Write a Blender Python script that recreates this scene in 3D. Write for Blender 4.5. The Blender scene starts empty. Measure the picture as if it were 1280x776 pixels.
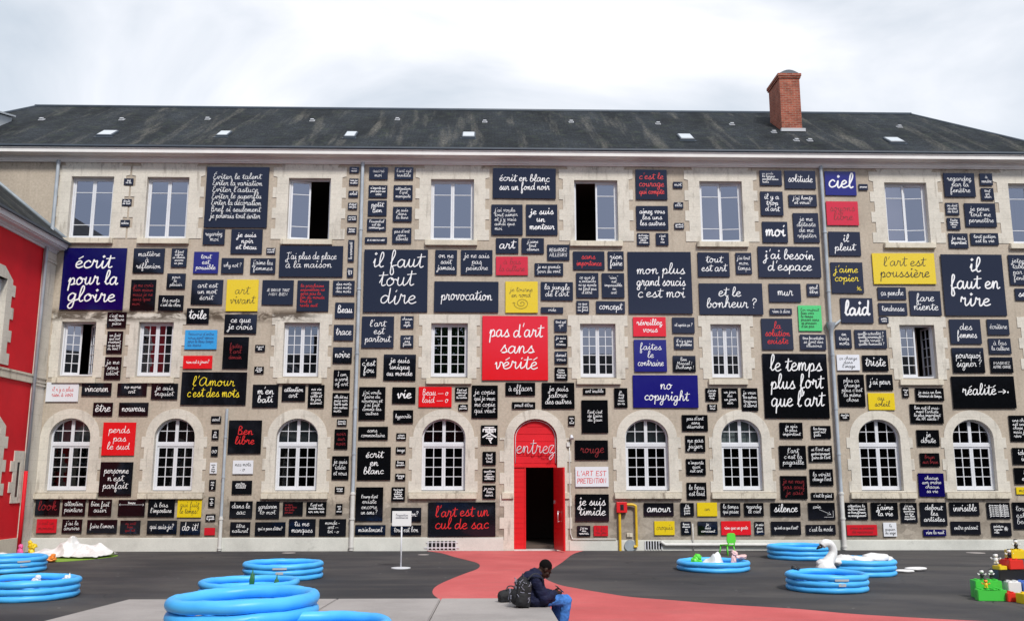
import bpy, bmesh, math, random
from mathutils import Vector, Matrix
from mathutils.geometry import tessellate_polygon

# ------------------------------------------------------------------ camera, sky, sun, exposure
S = bpy.context.scene
C = S.collection
R = math.radians
cam_d = bpy.data.cameras.new('camera')
cam = bpy.data.objects.new('camera', cam_d); C.objects.link(cam)
cam.location = (0, -28.9, 2.1)
cam.rotation_euler = (R(90 + 10.4), 0, R(-1.35))
cam_d.sensor_fit = 'HORIZONTAL'; cam_d.sensor_width = 36
cam_d.lens = 36 * 1155 / 1280
cam_d.clip_start = 0.1; cam_d.clip_end = 2000
S.camera = cam

S.view_settings.view_transform = 'Standard'
S.view_settings.look = 'None'
S.view_settings.exposure = 0.62
S.view_settings.gamma = 1.0
S.view_settings.use_curve_mapping = False

SUN_EL, SUN_AZ = 45, 160          # degrees; azimuth clockwise from +Y
world = bpy.data.worlds.new('World'); S.world = world
world.use_nodes = True
nt = world.node_tree; N = nt.nodes; L = nt.links
bg = N['Background']
sky = N.new('ShaderNodeTexSky'); sky.sky_type = 'NISHITA'; sky.sun_disc = False
sky.sun_elevation = R(SUN_EL); sky.sun_rotation = R(SUN_AZ)
sky.air_density = 1.0; sky.dust_density = 2.0
tc = N.new('ShaderNodeTexCoord'); mp = N.new('ShaderNodeMapping')
mp.inputs['Scale'].default_value = (1.0, 1.0, 2.6)
mp.inputs['Location'].default_value = (0.62, 0.35, 0.3)
L.new(tc.outputs['Generated'], mp.inputs['Vector'])
nz = N.new('ShaderNodeTexNoise'); nz.inputs['Scale'].default_value = 1.9
nz.inputs['Detail'].default_value = 7; nz.inputs['Roughness'].default_value = 0.5
nz.inputs['Distortion'].default_value = 0.6
L.new(mp.outputs['Vector'], nz.inputs['Vector'])
cr = N.new('ShaderNodeValToRGB')
cr.color_ramp.elements[0].position = 0.45; cr.color_ramp.elements[0].color = (4.6, 5.05, 5.55, 1)
cr.color_ramp.elements[1].position = 0.60; cr.color_ramp.elements[1].color = (7.4, 7.45, 7.7, 1)
L.new(nz.outputs['Fac'], cr.inputs['Fac'])
mx = N.new('ShaderNodeMix'); mx.data_type = 'RGBA'; mx.inputs['Factor'].default_value = 0.86
L.new(sky.outputs['Color'], mx.inputs['A']); L.new(cr.outputs['Color'], mx.inputs['B'])
sx_ = N.new('ShaderNodeSeparateXYZ'); L.new(tc.outputs['Generated'], sx_.inputs[0])
bk = N.new('ShaderNodeMapRange'); bk.inputs['From Min'].default_value = 0.1; bk.inputs['From Max'].default_value = -0.6
L.new(sx_.outputs['Y'], bk.inputs['Value'])
tint = N.new('ShaderNodeMix'); tint.data_type = 'RGBA'; tint.blend_type = 'MULTIPLY'
L.new(bk.outputs[0], tint.inputs['Factor']); L.new(mx.outputs['Result'], tint.inputs['A'])
tint.inputs['B'].default_value = (.95, .98, 1.06, 1)
L.new(tint.outputs['Result'], bg.inputs['Color'])
bg.inputs['Strength'].default_value = 0.1

sun_d = bpy.data.lights.new('sun', 'SUN'); sun_d.energy = 2.2; sun_d.angle = R(11)
sun_d.color = (1.0, 0.965, 0.91)
sun = bpy.data.objects.new('sun', sun_d); C.objects.link(sun)
sd = Vector((math.sin(R(SUN_AZ)) * math.cos(R(SUN_EL)), math.cos(R(SUN_AZ)) * math.cos(R(SUN_EL)), math.sin(R(SUN_EL))))
sun.rotation_euler = sd.to_track_quat('Z', 'Y').to_euler()
sun.location = sd * 60

# ------------------------------------------------------------------ materials
def mat(name, col, rough=0.6, spec=0.5, metal=0.0):
    m = bpy.data.materials.new(name); m.use_nodes = True
    b = m.node_tree.nodes['Principled BSDF']
    b.inputs['Base Color'].default_value = (*col, 1); b.inputs['Roughness'].default_value = rough
    b.inputs['Specular IOR Level'].default_value = spec; b.inputs['Metallic'].default_value = metal
    return m

class NB:
    """small helper round a material's node tree"""
    def __init__(s, m): s.m = m; s.t = m.node_tree; s.b = s.t.nodes['Principled BSDF']
    def n(s, typ, **kw):
        o = s.t.nodes.new('ShaderNode' + typ)
        for k, v in kw.items():
            if k in o.inputs: o.inputs[k].default_value = v
            else: setattr(o, k, v)
        return o
    def l(s, a, b): s.t.links.new(a, b)
    def coords(s, scale=(1, 1, 1), rot=(0, 0, 0), kind='Object'):
        t = s.n('TexCoord'); m = s.n('Mapping'); m.inputs['Scale'].default_value = scale; m.inputs['Rotation'].default_value = rot
        s.l(t.outputs[kind], m.inputs['Vector']); return m.outputs['Vector']
    def noise(s, vec, scale, detail=5, rough=0.55, dist=0.0):
        o = s.n('TexNoise'); o.inputs['Scale'].default_value = scale; o.inputs['Detail'].default_value = detail
        o.inputs['Roughness'].default_value = rough; o.inputs['Distortion'].default_value = dist
        s.l(vec, o.inputs['Vector']); return o.outputs['Fac']
    def ramp(s, fac, stops):
        o = s.n('ValToRGB'); e = o.color_ramp.elements
        while len(e) < len(stops): e.new(0.5)
        for i, (p, c) in enumerate(stops):
            e[i].position = p; e[i].color = (*c, 1) if len(c) == 3 else c
        s.l(fac, o.inputs['Fac']); return o.outputs['Color']
    def mix(s, fac, a, b, mode='MIX'):
        o = s.n('Mix'); o.data_type = 'RGBA'; o.blend_type = mode
        for k, v in (('Factor', fac), ('A', a), ('B', b)):
            if isinstance(v, (int, float)): o.inputs[k].default_value = v
            elif isinstance(v, tuple): o.inputs[k].default_value = (*v, 1)
            else: s.l(v, o.inputs[k])
        return o.outputs['Result']
    def math(s, op, a, b=0.0):
        o = s.n('Math'); o.operation = op
        for i, v in enumerate((a, b)):
            if isinstance(v, (int, float)): o.inputs[i].default_value = v
            else: s.l(v, o.inputs[i])
        return o.outputs[0]
    def color(s, c): s.l(c, s.b.inputs['Base Color'])
    def bump(s, h, strength=0.3, dist=0.02):
        o = s.n('Bump'); o.inputs['Strength'].default_value = strength; o.inputs['Distance'].default_value = dist
        s.l(h, o.inputs['Height']); s.l(o.outputs['Normal'], s.b.inputs['Normal'])

K = lambda v: (v, v, v)

def m_plaster():
    m = mat('plaster', (.45, .38, .3), 0.9, 0.2); b = NB(m); v = b.coords()
    base = b.ramp(b.noise(v, 0.55, 6), [(0.3, (.385, .33, .265)), (0.5, (.465, .398, .318)), (0.72, (.52, .452, .37))])
    fine = b.ramp(b.noise(v, 14, 6, .7), [(0.3, K(.80)), (0.7, K(1.12))])
    c = b.mix(1.0, base, fine, 'MULTIPLY')
    # run-off streaks: stretched noise
    vs = b.coords((2.2, 2.2, .16)); st = b.noise(vs, 1.6, 6, .6)
    c = b.mix(b.ramp(st, [(0.54, K(0)), (0.74, K(.42))]), c, (.20, .165, .125))
    # rubble showing in the bottom course under the sills
    sep = b.n('SeparateXYZ'); t = b.n('TexCoord'); b.l(t.outputs['Object'], sep.inputs[0])
    low = b.n('MapRange'); low.inputs['From Min'].default_value = 1.55; low.inputs['From Max'].default_value = 1.35
    b.l(sep.outputs['Z'], low.inputs['Value'])
    vo = b.n('TexVoronoi'); vo.inputs['Scale'].default_value = 3.4; vv = b.coords((1, 1, 1.7)); b.l(vv, vo.inputs['Vector'])
    rub = b.mix(b.ramp(b.noise(v, 1.1, 4), [(0.4, K(0)), (0.6, K(1))]), (.34, .30, .25), (.24, .205, .165))
    sv = b.n('SeparateColor'); b.l(vo.outputs['Color'], sv.inputs[0]); rub = b.mix(0.5, rub, b.ramp(sv.outputs[0], [(0.0, K(.25)), (1.0, K(.75))]), 'OVERLAY')
    rub = b.mix(1.0, rub, fine, 'MULTIPLY')
    c = b.mix(b.math('MULTIPLY', low.outputs[0], 0.85), c, rub)
    c = stained(b, c, v)
    b.color(c); b.bump(b.noise(v, 30, 6, .7), 0.35, 0.012); return m

def m_stone(name='stone', tint=(.62, .58, .505), joint=.34, dirt=.55):
    m = mat(name, tint, 0.85, 0.25); b = NB(m); v = b.coords()
    t2 = tuple(x * .84 for x in tint); t3 = tuple(min(1, x * 1.08) for x in tint)
    base = b.ramp(b.noise(v, 1.3, 6), [(0.3, t2), (0.5, tint), (0.75, t3)])
    fine = b.ramp(b.noise(v, 22, 5, .7), [(0.3, K(.86)), (0.7, K(1.08))])
    c = b.mix(1.0, base, fine, 'MULTIPLY')
    # bed joints
    sep = b.n('SeparateXYZ'); t = b.n('TexCoord'); b.l(t.outputs['Object'], sep.inputs[0])
    z = b.math('PINGPONG', b.math('ADD', sep.outputs['Z'], 0.02), joint / 2)
    j = b.math('LESS_THAN', z, 0.006)
    c = b.mix(b.math('MULTIPLY', j, 0.25), c, (.22, .19, .15))
    st = b.noise(b.coords((3.2, 3.2, .5)), 1.7, 7, .65)
    c = b.mix(b.ramp(st, [(0.56, K(0)), (0.72, K(dirt))]), c, (.16, .125, .095))
    c = stained(b, c, v)
    b.color(c); b.bump(b.noise(v, 26, 6, .7), 0.3, 0.01); return m

def m_roof():
    m = mat('slate', (.04, .045, .05), 0.8, 0.15); b = NB(m)
    v = b.coords()                                   # local: x along the eaves, y up the slope
    br = b.n('TexBrick'); br.inputs['Scale'].default_value = 1.0; br.inputs['Mortar Size'].default_value = 0.012
    br.inputs['Brick Width'].default_value = .24; br.inputs['Row Height'].default_value = .14
    br.inputs['Color1'].default_value = (.013, .017, .021, 1); br.inputs['Color2'].default_value = (.025, .029, .034, 1)
    br.inputs['Mortar'].default_value = (.012, .013, .015, 1); b.l(v, br.inputs['Vector'])
    big = b.ramp(b.noise(b.coords((.5, .22, 1)), 1.2, 6, .6), [(0.35, K(.5)), (0.7, K(1.5))])
    c = b.mix(1.0, br.outputs['Color'], big, 'MULTIPLY')
    # pale lichen running down the slope
    st = b.noise(b.coords((1.0, .11, 1)), 1.5, 8, .62, .25)
    speck = b.noise(v, 9, 5, .75)
    msk = b.math('MULTIPLY', b.ramp(st, [(0.53, K(0)), (0.66, K(1))]), b.ramp(speck, [(0.36, K(0)), (0.58, K(1))]))
    c = b.mix(b.math('MULTIPLY', msk, .7), c, (.135, .127, .108))
    c = b.mix(1.0, c, b.ramp(b.noise(v, 13, 5, .85), [(0.32, K(.35)), (0.5, K(1)), (0.68, K(2.4))]), 'MULTIPLY')
    moss = b.noise(v, 2.3, 8, .7)
    c = b.mix(b.math('MULTIPLY', b.ramp(moss, [(0.52, K(0)), (0.66, K(1))]), .5), c, (.045, .055, .038))
    b.color(c); b.bump(br.outputs['Fac'], -0.5, 0.02); return m

def m_asphalt():
    m = mat('asphalt', (.05, .05, .055), 0.85, 0.3); b = NB(m); v = b.coords()
    base = b.ramp(b.noise(v, .22, 6, .6, .3), [(0.40, (.038, .037, .041)), (0.50, (.056, .053, .056)), (0.60, (.082, .076, .074))])
    base = b.mix(b.ramp(b.noise(b.coords((.35, 1.6, 1)), .9, 6, .65), [(0.46, K(0)), (0.66, K(.8))]), base, (.082, .075, .070))
    g = b.ramp(b.noise(v, 60, 4, .8), [(0.3, K(.7)), (0.55, K(1.0)), (0.75, K(1.5))])
    c = b.mix(1.0, base, g, 'MULTIPLY')
    vo = b.n('TexVoronoi'); vo.inputs['Scale'].default_value = 1.6; b.l(v, vo.inputs['Vector'])
    sp = b.math('LESS_THAN', vo.outputs['Distance'], .045)
    c = b.mix(b.math('MULTIPLY', sp, .7), c, (.26, .25, .24))
    vc = b.n('TexVoronoi'); vc.feature = 'DISTANCE_TO_EDGE'; vc.inputs['Scale'].default_value = .16
    wob = b.n('VectorMath'); wob.operation = 'ADD'; nzv = b.n('TexNoise'); nzv.inputs['Scale'].default_value = 1.2; b.l(v, nzv.inputs['Vector']); b.l(v, wob.inputs[0]); b.l(nzv.outputs['Color'], wob.inputs[1]); b.l(wob.outputs[0], vc.inputs['Vector'])
    ck = b.math('MULTIPLY', b.math('LESS_THAN', vc.outputs['Distance'], .0022), b.ramp(b.noise(v, .3, 3), [(0.45, K(0)), (0.6, K(1))]))
    c = b.mix(b.math('MULTIPLY', ck, .75), c, (.012, .012, .013))
    wet = b.ramp(b.noise(b.coords((.16, .5, 1)), 1.0, 5, .6, .5), [(0.46, K(0)), (0.60, K(.55))])
    c = b.mix(wet, c, (.026, .026, .029))
    b.color(c); b.bump(b.noise(v, 90, 3, .7), 0.35, 0.008); return m

def m_redpath():
    m = mat('red_asphalt', (.5, .08, .085), 0.85, 0.25); b = NB(m); v = b.coords()
    base = b.ramp(b.noise(v, .5, 6, .6), [(0.3, (.44, .085, .085)), (0.5, (.52, .105, .105)), (0.7, (.58, .14, .135))])
    g = b.ramp(b.noise(v, 60, 4, .8), [(0.3, K(.82)), (0.7, K(1.15))])
    c = b.mix(1.0, base, g, 'MULTIPLY')
    c = b.mix(b.ramp(b.noise(b.coords((.5, 2, 1)), 1.1, 7, .7), [(0.50, K(0)), (0.75, K(.6))]), c, (.36, .12, .11))
    vo = b.n('TexVoronoi'); vo.inputs['Scale'].default_value = 1.3; b.l(v, vo.inputs['Vector'])
    c = b.mix(b.math('MULTIPLY', b.math('LESS_THAN', vo.outputs['Distance'], .03), .6), c, (.6, .4, .38))
    b.color(c); b.bump(b.noise(v, 90, 3, .7), 0.3, 0.006); return m

def m_concrete(name, col, scale=1.0):
    m = mat(name, col, 0.85, 0.3); b = NB(m); v = b.coords()
    lo = tuple(x * .82 for x in col); hi = tuple(x * 1.12 for x in col)
    c = b.ramp(b.noise(v, .9 * scale, 7, .65), [(0.3, lo), (0.5, col), (0.7, hi)])
    c = b.mix(1.0, c, b.ramp(b.noise(v, 40, 4, .8), [(0.3, K(.88)), (0.7, K(1.08))]), 'MULTIPLY')
    st = b.noise(v, 2.2 * scale, 8, .72)
    c = b.mix(b.ramp(st, [(0.60, K(0)), (0.72, K(.5))]), c, tuple(x * .5 for x in col))
    b.color(c); b.bump(b.noise(v, 60, 4, .7), 0.25, 0.006); return m

def m_paint(name, col, rough=0.45, var=.12, scale=1.5, spec=.5):
    m = mat(name, col, rough, spec); b = NB(m); v = b.coords()
    lo = tuple(x * (1 - var) for x in col); hi = tuple(min(1, x * (1 + var)) for x in col)
    b.color(b.ramp(b.noise(v, scale, 6, .6), [(0.3, lo), (0.7, hi)]))
    b.bump(b.noise(v, 40, 3, .6), 0.08, 0.004); return m

def m_enamel(name, col, rough=.05):
    m = mat(name, col, rough, .5); b = NB(m)
    oi = b.n('ObjectInfo'); v = b.coords()
    dust = b.noise(v, 3.0, 6, .65)
    c = b.mix(b.ramp(dust, [(0.5, K(0)), (0.85, K(.10))]), tuple(col), tuple(min(1, x * .9 + .012) for x in col))
    b.color(c); b.b.inputs['Specular IOR Level'].default_value = .72
    b.b.inputs['Specular Tint'].default_value = (.56, .64, 1, 1)
    rr = b.ramp(dust, [(0.4, K(rough)), (0.8, K(rough + .07))]); b.l(rr, b.b.inputs['Roughness'])
    b.bump(b.noise(v, .8, 2, .4), 0.05, 0.02); return m

def m_brick():
    m = mat('brick', (.4, .12, .07), 0.9, 0.2); b = NB(m); t = b.n('TexCoord')
    sep = b.n('SeparateXYZ'); b.l(t.outputs['Object'], sep.inputs[0])
    cmb = b.n('CombineXYZ'); b.l(b.math('ADD', sep.outputs['X'], sep.outputs['Y']), cmb.inputs['X']); b.l(sep.outputs['Z'], cmb.inputs['Y'])
    br = b.n('TexBrick'); br.inputs['Scale'].default_value = 1.0; br.inputs['Mortar Size'].default_value = .009
    br.inputs['Brick Width'].default_value = .21; br.inputs['Row Height'].default_value = .068
    br.inputs['Color1'].default_value = (.25, .055, .035, 1); br.inputs['Color2'].default_value = (.36, .10, .06, 1)
    br.inputs['Mortar'].default_value = (.30, .20, .15, 1); b.l(cmb.outputs[0], br.inputs['Vector'])
    c = b.mix(1.0, br.outputs['Color'], b.ramp(b.noise(t.outputs['Object'], 3, 6, .7), [(0.3, K(.6)), (0.7, K(1.25))]), 'MULTIPLY')
    b.color(c); b.bump(br.outputs['Fac'], -.4, .01); return m

def m_glass(name, refl, tint=(.9, .93, 1.0)):
    """double glazing: see-through pane with mirror-like sheen"""
    m = bpy.data.materials.new(name); m.use_nodes = True; t = m.node_tree; t.nodes.clear()
    o = t.nodes.new('ShaderNodeOutputMaterial'); mixn = t.nodes.new('ShaderNodeMixShader')
    tr = t.nodes.new('ShaderNodeBsdfTransparent'); tr.inputs[0].default_value = (.55, .57, .58, 1)
    gl = t.nodes.new('ShaderNodeBsdfGlossy'); gl.inputs['Roughness'].default_value = .012; gl.inputs['Color'].default_value = (*tint, 1)
    fr = t.nodes.new('ShaderNodeFresnel'); fr.inputs['IOR'].default_value = 1.45
    mr = t.nodes.new('ShaderNodeMapRange'); mr.inputs['From Min'].default_value = 0.03; mr.inputs['From Max'].default_value = 1
    mr.inputs['To Min'].default_value = refl; mr.inputs['To Max'].default_value = 1
    tcn = t.nodes.new('ShaderNodeTexCoord'); nzn = t.nodes.new('ShaderNodeTexNoise'); nzn.inputs['Scale'].default_value = 1.1; nzn.inputs['Detail'].default_value = 1
    bp = t.nodes.new('ShaderNodeBump'); bp.inputs['Strength'].default_value = .05; bp.inputs['Distance'].default_value = .02
    t.links.new(tcn.outputs['Object'], nzn.inputs['Vector']); t.links.new(nzn.outputs['Fac'], bp.inputs['Height']); t.links.new(bp.outputs['Normal'], gl.inputs['Normal'])
    t.links.new(fr.outputs[0], mr.inputs['Value']); t.links.new(mr.outputs[0], mixn.inputs[0])
    t.links.new(tr.outputs[0], mixn.inputs[1]); t.links.new(gl.outputs[0], mixn.inputs[2]); t.links.new(mixn.outputs[0], o.inputs['Surface'])
    return m

def m_vinyl():
    m = mat('blue_vinyl', (.07, .43, .88), 0.42, .4); b = NB(m); v = b.coords()
    c = b.ramp(b.noise(v, 2.5, 4), [(0.3, (.055, .39, .82)), (0.7, (.085, .47, .92))])
    b.color(c); pass
    b.bump(b.noise(v, 14, 3, .6, .5), 0.15, 0.01); return m

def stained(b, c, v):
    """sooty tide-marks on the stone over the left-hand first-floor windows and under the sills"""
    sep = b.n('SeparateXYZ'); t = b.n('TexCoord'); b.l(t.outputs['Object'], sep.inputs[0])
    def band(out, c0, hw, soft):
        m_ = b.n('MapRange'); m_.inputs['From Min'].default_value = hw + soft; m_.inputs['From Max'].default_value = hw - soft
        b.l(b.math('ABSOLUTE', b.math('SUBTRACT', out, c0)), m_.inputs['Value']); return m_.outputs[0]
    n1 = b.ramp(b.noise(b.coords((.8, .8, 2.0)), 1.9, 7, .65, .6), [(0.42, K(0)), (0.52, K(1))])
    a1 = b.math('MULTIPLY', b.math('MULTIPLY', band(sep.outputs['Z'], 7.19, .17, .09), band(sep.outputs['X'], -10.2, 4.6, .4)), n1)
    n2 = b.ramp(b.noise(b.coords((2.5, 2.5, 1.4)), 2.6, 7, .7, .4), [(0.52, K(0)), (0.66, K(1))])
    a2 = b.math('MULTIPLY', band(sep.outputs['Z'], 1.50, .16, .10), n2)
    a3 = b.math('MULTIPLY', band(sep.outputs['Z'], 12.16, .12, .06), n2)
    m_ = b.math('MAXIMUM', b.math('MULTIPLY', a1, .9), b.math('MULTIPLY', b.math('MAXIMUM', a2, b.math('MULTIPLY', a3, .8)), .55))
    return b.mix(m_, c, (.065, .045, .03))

M = dict(
    plaster=m_plaster(), stone=m_stone(), sill=m_stone('sill_stone', (.62, .565, .46), 5.0, .85), cornice=m_paint('cornice_stone', (.77, .75, .725), .85, .08, 1.2, .2),
    plinth=m_concrete('plinth_render', (.60, .60, .55), .8), slate=m_roof(), asphalt=m_asphalt(), redpath=m_redpath(),
    concrete=m_concrete('platform_concrete', (.35, .32, .305), .8), brick=m_brick(), zinc=m_paint('zinc', (.27, .31, .34), .5, .2, 3),
    gutter=m_paint('gutter_zinc', (.05, .065, .085), .5, .2, 2), pipe=m_paint('painted_pipe', (.36, .40, .44), .5, .2, 2), white=m_paint('white_paint', (.64, .65, .68), .5, .06, 2),
    whitepipe=m_paint('white_pipe', (.62, .61, .58), .5, .12, 4),
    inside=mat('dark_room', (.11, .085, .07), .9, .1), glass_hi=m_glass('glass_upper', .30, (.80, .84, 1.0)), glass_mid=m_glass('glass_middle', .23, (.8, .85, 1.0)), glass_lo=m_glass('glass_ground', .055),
    red=m_paint('red_paint', (.62, .008, .012), .4, .08, 3), redwall=m_paint('red_wall', (.60, .009, .018), .7, .14, .8, .3), yellow=m_paint('yellow_paint', (.62, .40, .015), .45, .15, 5),
    black=mat('black_rubber', (.012, .012, .013), .5), vinyl=m_vinyl(), dvinyl=mat('pool_floor', (.04, .33, .75), .4), foil=m_paint('white_vinyl', (.70, .69, .68), .4, .12, 6),
    frond=mat('dark_green_plastic', (.015, .13, .04), .5), green=mat('green_plastic', (.06, .52, .06), .35), chairgreen=mat('lime_plastic', (.10, .62, .04), .35), yplastic=mat('yellow_plastic', (.75, .55, .02), .35), rplastic=mat('red_plastic', (.65, .03, .02), .35),
    bplastic=mat('blue_plastic', (.10, .22, .62), .35), wplastic=mat('white_plastic', (.75, .75, .74), .4), oplastic=mat('orange_plastic', (.80, .25, .03), .4), pplastic=mat('pink_plastic', (.75, .10, .30), .4),
    kplastic=mat('black_plastic', (.015, .015, .016), .35), mat_green=m_paint('green_mat', (.20, .36, .03), .8, .2, 6),
    skin=mat('skin', (.028, .013, .008), .6, .25), hair=mat('hair', (.004, .0035, .0035), .9, .1), jacket=m_paint('navy_cloth', (.005, .007, .032), .75, .3, 9, .3), jeans=m_paint('jeans', (.05, .165, .46), .9, .45, 16, .1),
    bag=m_paint('black_nylon', (.006, .006, .008), .75, .5, 14), strap=mat('strap', (.02, .022, .03), .7), bagprint=mat('bag_print', (.20, .20, .25), .6), shoe=mat('shoe', (.04, .04, .045), .6),
    phone=mat('phone', (.02, .02, .025), .2), silver=mat('silver', (.6, .6, .62), .3, .5, .6), blind_g=mat('grey_green_blind', (.34, .39, .38), .9), blind_r=mat('dark_red_blind', (.07, .010, .012), .9), blind_w=mat('pale_blind', (.25, .24, .25), .9),
    dark_wall=m_paint('dark_render', (.02, .018, .017), .9, .2, .6), leaf=mat('leaf', (.04, .10, .03), .8), lead=mat('lead', (.42, .43, .45), .6), pane_white=mat('skylight_glass', (.50, .53, .56), .35),
)
ENAMEL = {
    'k': m_enamel('black_enamel', (.0035, .0038, .0045)), 'b': m_enamel('blue_enamel', (.010, .008, .15), .14), 'd': m_enamel('dark_blue_enamel', (.003, .001, .075), .14),
    'r': m_enamel('red_enamel', (.68, .010, .012), .16), 'R': m_enamel('crimson_enamel', (.56, .012, .02), .2), 'y': m_enamel('yellow_enamel', (.72, .53, .006), .25), 'w': m_enamel('white_enamel', (.72, .73, .76), .3),
    'g': m_enamel('green_enamel', (.08, .56, .17), .25), 'c': m_enamel('light_blue_enamel', (.04, .31, .66), .25)}
INK = {'w': mat('white_lettering', (.80, .80, .80), .5), 'r': mat('red_lettering', (.62, .012, .015), .5), 'R': mat('dark_red_lettering', (.16, .006, .008), .5),
       'k': mat('black_lettering', (.010, .010, .010), .5), 'y': mat('yellow_lettering', (.80, .62, .02), .5), 'D': mat('deep_red_lettering', (.22, .005, .01), .5), 'B': mat('blue_grey_lettering', (.03, .12, .30), .5)}

# ------------------------------------------------------------------ object helpers
def obj(name, bm, m, parent=None, smooth=False, angle=None):
    me = bpy.data.meshes.new(name)
    bmesh.ops.recalc_face_normals(bm, faces=bm.faces)
    bm.to_mesh(me); bm.free()
    for x in (m if isinstance(m, (list, tuple)) else [m]): me.materials.append(x)
    if smooth:
        for p in me.polygons: p.use_smooth = True
    o = bpy.data.objects.new(name, me); C.objects.link(o)
    if parent: o.parent = parent
    if smooth and angle:
        md = o.modifiers.new('edge', 'EDGE_SPLIT'); md.split_angle = R(angle)
    return o

def tag(o, label, cat, group=None):
    o['label'] = label; o['category'] = cat
    if group: o['group'] = group
    return o

def thing(name, label, cat, loc=(0, 0, 0), rz=0, group=None):
    o = bpy.data.objects.new(name, None); C.objects.link(o); o.location = loc; o.rotation_euler = (0, 0, rz)
    o.empty_display_size = .1
    return tag(o, label, cat, group)

def struct(o): o['kind'] = 'structure'; return o

def box(bm, x0, x1, y0, y1, z0, z1, mi=0):
    vs = [bm.verts.new((x, y, z)) for x in (x0, x1) for y in (y0, y1) for z in (z0, z1)]
    for f in ((0, 1, 3, 2), (4, 6, 7, 5), (0, 4, 5, 1), (2, 3, 7, 6), (0, 2, 6, 4), (1, 5, 7, 3)):
        bm.faces.new([vs[i] for i in f]).material_index = mi
    return vs

def bbox(x0, x1, y0, y1, z0, z1, bev=.02, seg=2):
    bm = bmesh.new(); box(bm, x0, x1, y0, y1, z0, z1)
    if bev: bmesh.ops.bevel(bm, geom=bm.edges[:], offset=bev, segments=seg, affect='EDGES', profile=.6)
    return bm

def prism(bm, outer, holes, y0, y1, axis='y', mi=0):
    """extruded polygon with holes: 2D points (x,z) swept from y0 (front) to y1"""
    loops = [outer] + list(holes)
    flat = [p for l in loops for p in l]
    tris = tessellate_polygon([[Vector((p[0], p[1], 0)) for p in l] for l in loops])
    def P(p, y): return (p[0], y, p[1]) if axis == 'y' else (y, p[0], p[1]) if axis == 'x' else (p[0], p[1], y)
    A = [bm.verts.new(P(p, y0)) for p in flat]; B = [bm.verts.new(P(p, y1)) for p in flat]
    for t in tris:
        try: bm.faces.new([A[i] for i in t]).material_index = mi; bm.faces.new([B[i] for i in reversed(t)]).material_index = mi
        except ValueError: pass
    k = 0
    for l in loops:
        n = len(l)
        for i in range(n):
            a, b = k + i, k + (i + 1) % n
            try: bm.faces.new((A[a], A[b], B[b], B[a])).material_index = mi
            except ValueError: pass
        k += n

def tube(bm, pts, r, seg=10, cap=True, mi=0):
    pts = [Vector(p) for p in pts]; rings = []; n = len(pts)
    rr = r if isinstance(r, (list, tuple)) else [r] * n
    ref = None
    for i, p in enumerate(pts):
        t = (pts[min(i + 1, n - 1)] - pts[max(i - 1, 0)]).normalized()
        if ref is None: ref = Vector((0, 0, 1)) if abs(t.z) < .9 else Vector((0, 1, 0))
        u = (ref - t * ref.dot(t)).normalized(); w = t.cross(u); ref = u
        rings.append([bm.verts.new(p + (u * math.cos(a) + w * math.sin(a)) * rr[i]) for a in [2 * math.pi * k / seg for k in range(seg)]])
    for a, b in zip(rings, rings[1:]):
        for k in range(seg): bm.faces.new((a[k], a[(k + 1) % seg], b[(k + 1) % seg], b[k])).material_index = mi
    if cap:
        bm.faces.new(rings[0][::-1]).material_index = mi; bm.faces.new(rings[-1]).material_index = mi

def catmull(pts, k=6, closed=False):
    out = []; n = len(pts)
    g = (lambda i: pts[i % n]) if closed else (lambda i: pts[max(0, min(n - 1, i))])
    for i in range(n if closed else n - 1):
        p0, p1, p2, p3 = g(i - 1), g(i), g(i + 1), g(i + 2)
        for j in range(k):
            t = j / k
            out.append(tuple(.5 * (2 * b + (c - a) * t + (2 * a - 5 * b + 4 * c - d) * t * t + (3 * b - a - 3 * c + d) * t ** 3) for a, b, c, d in zip(p0, p1, p2, p3)))
    if not closed: out.append(tuple(pts[-1]))
    return out

def blob(bm, c, r, seed=0, amp=.15, freq=2.0, sub=3, mi=0):
    from mathutils import noise
    nv = bmesh.ops.create_icosphere(bm, subdivisions=sub, radius=1)['verts']
    off = Vector((seed * 7.3, seed * 3.1, seed * 1.7))
    r = r if isinstance(r, (tuple, list)) else (r, r, r)
    for v in nv:
        d = 1 + amp * noise.noise(v.co * freq + off)
        v.co = Vector((v.co.x * r[0] * d, v.co.y * r[1] * d, v.co.z * r[2] * d)) + Vector(c)

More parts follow.
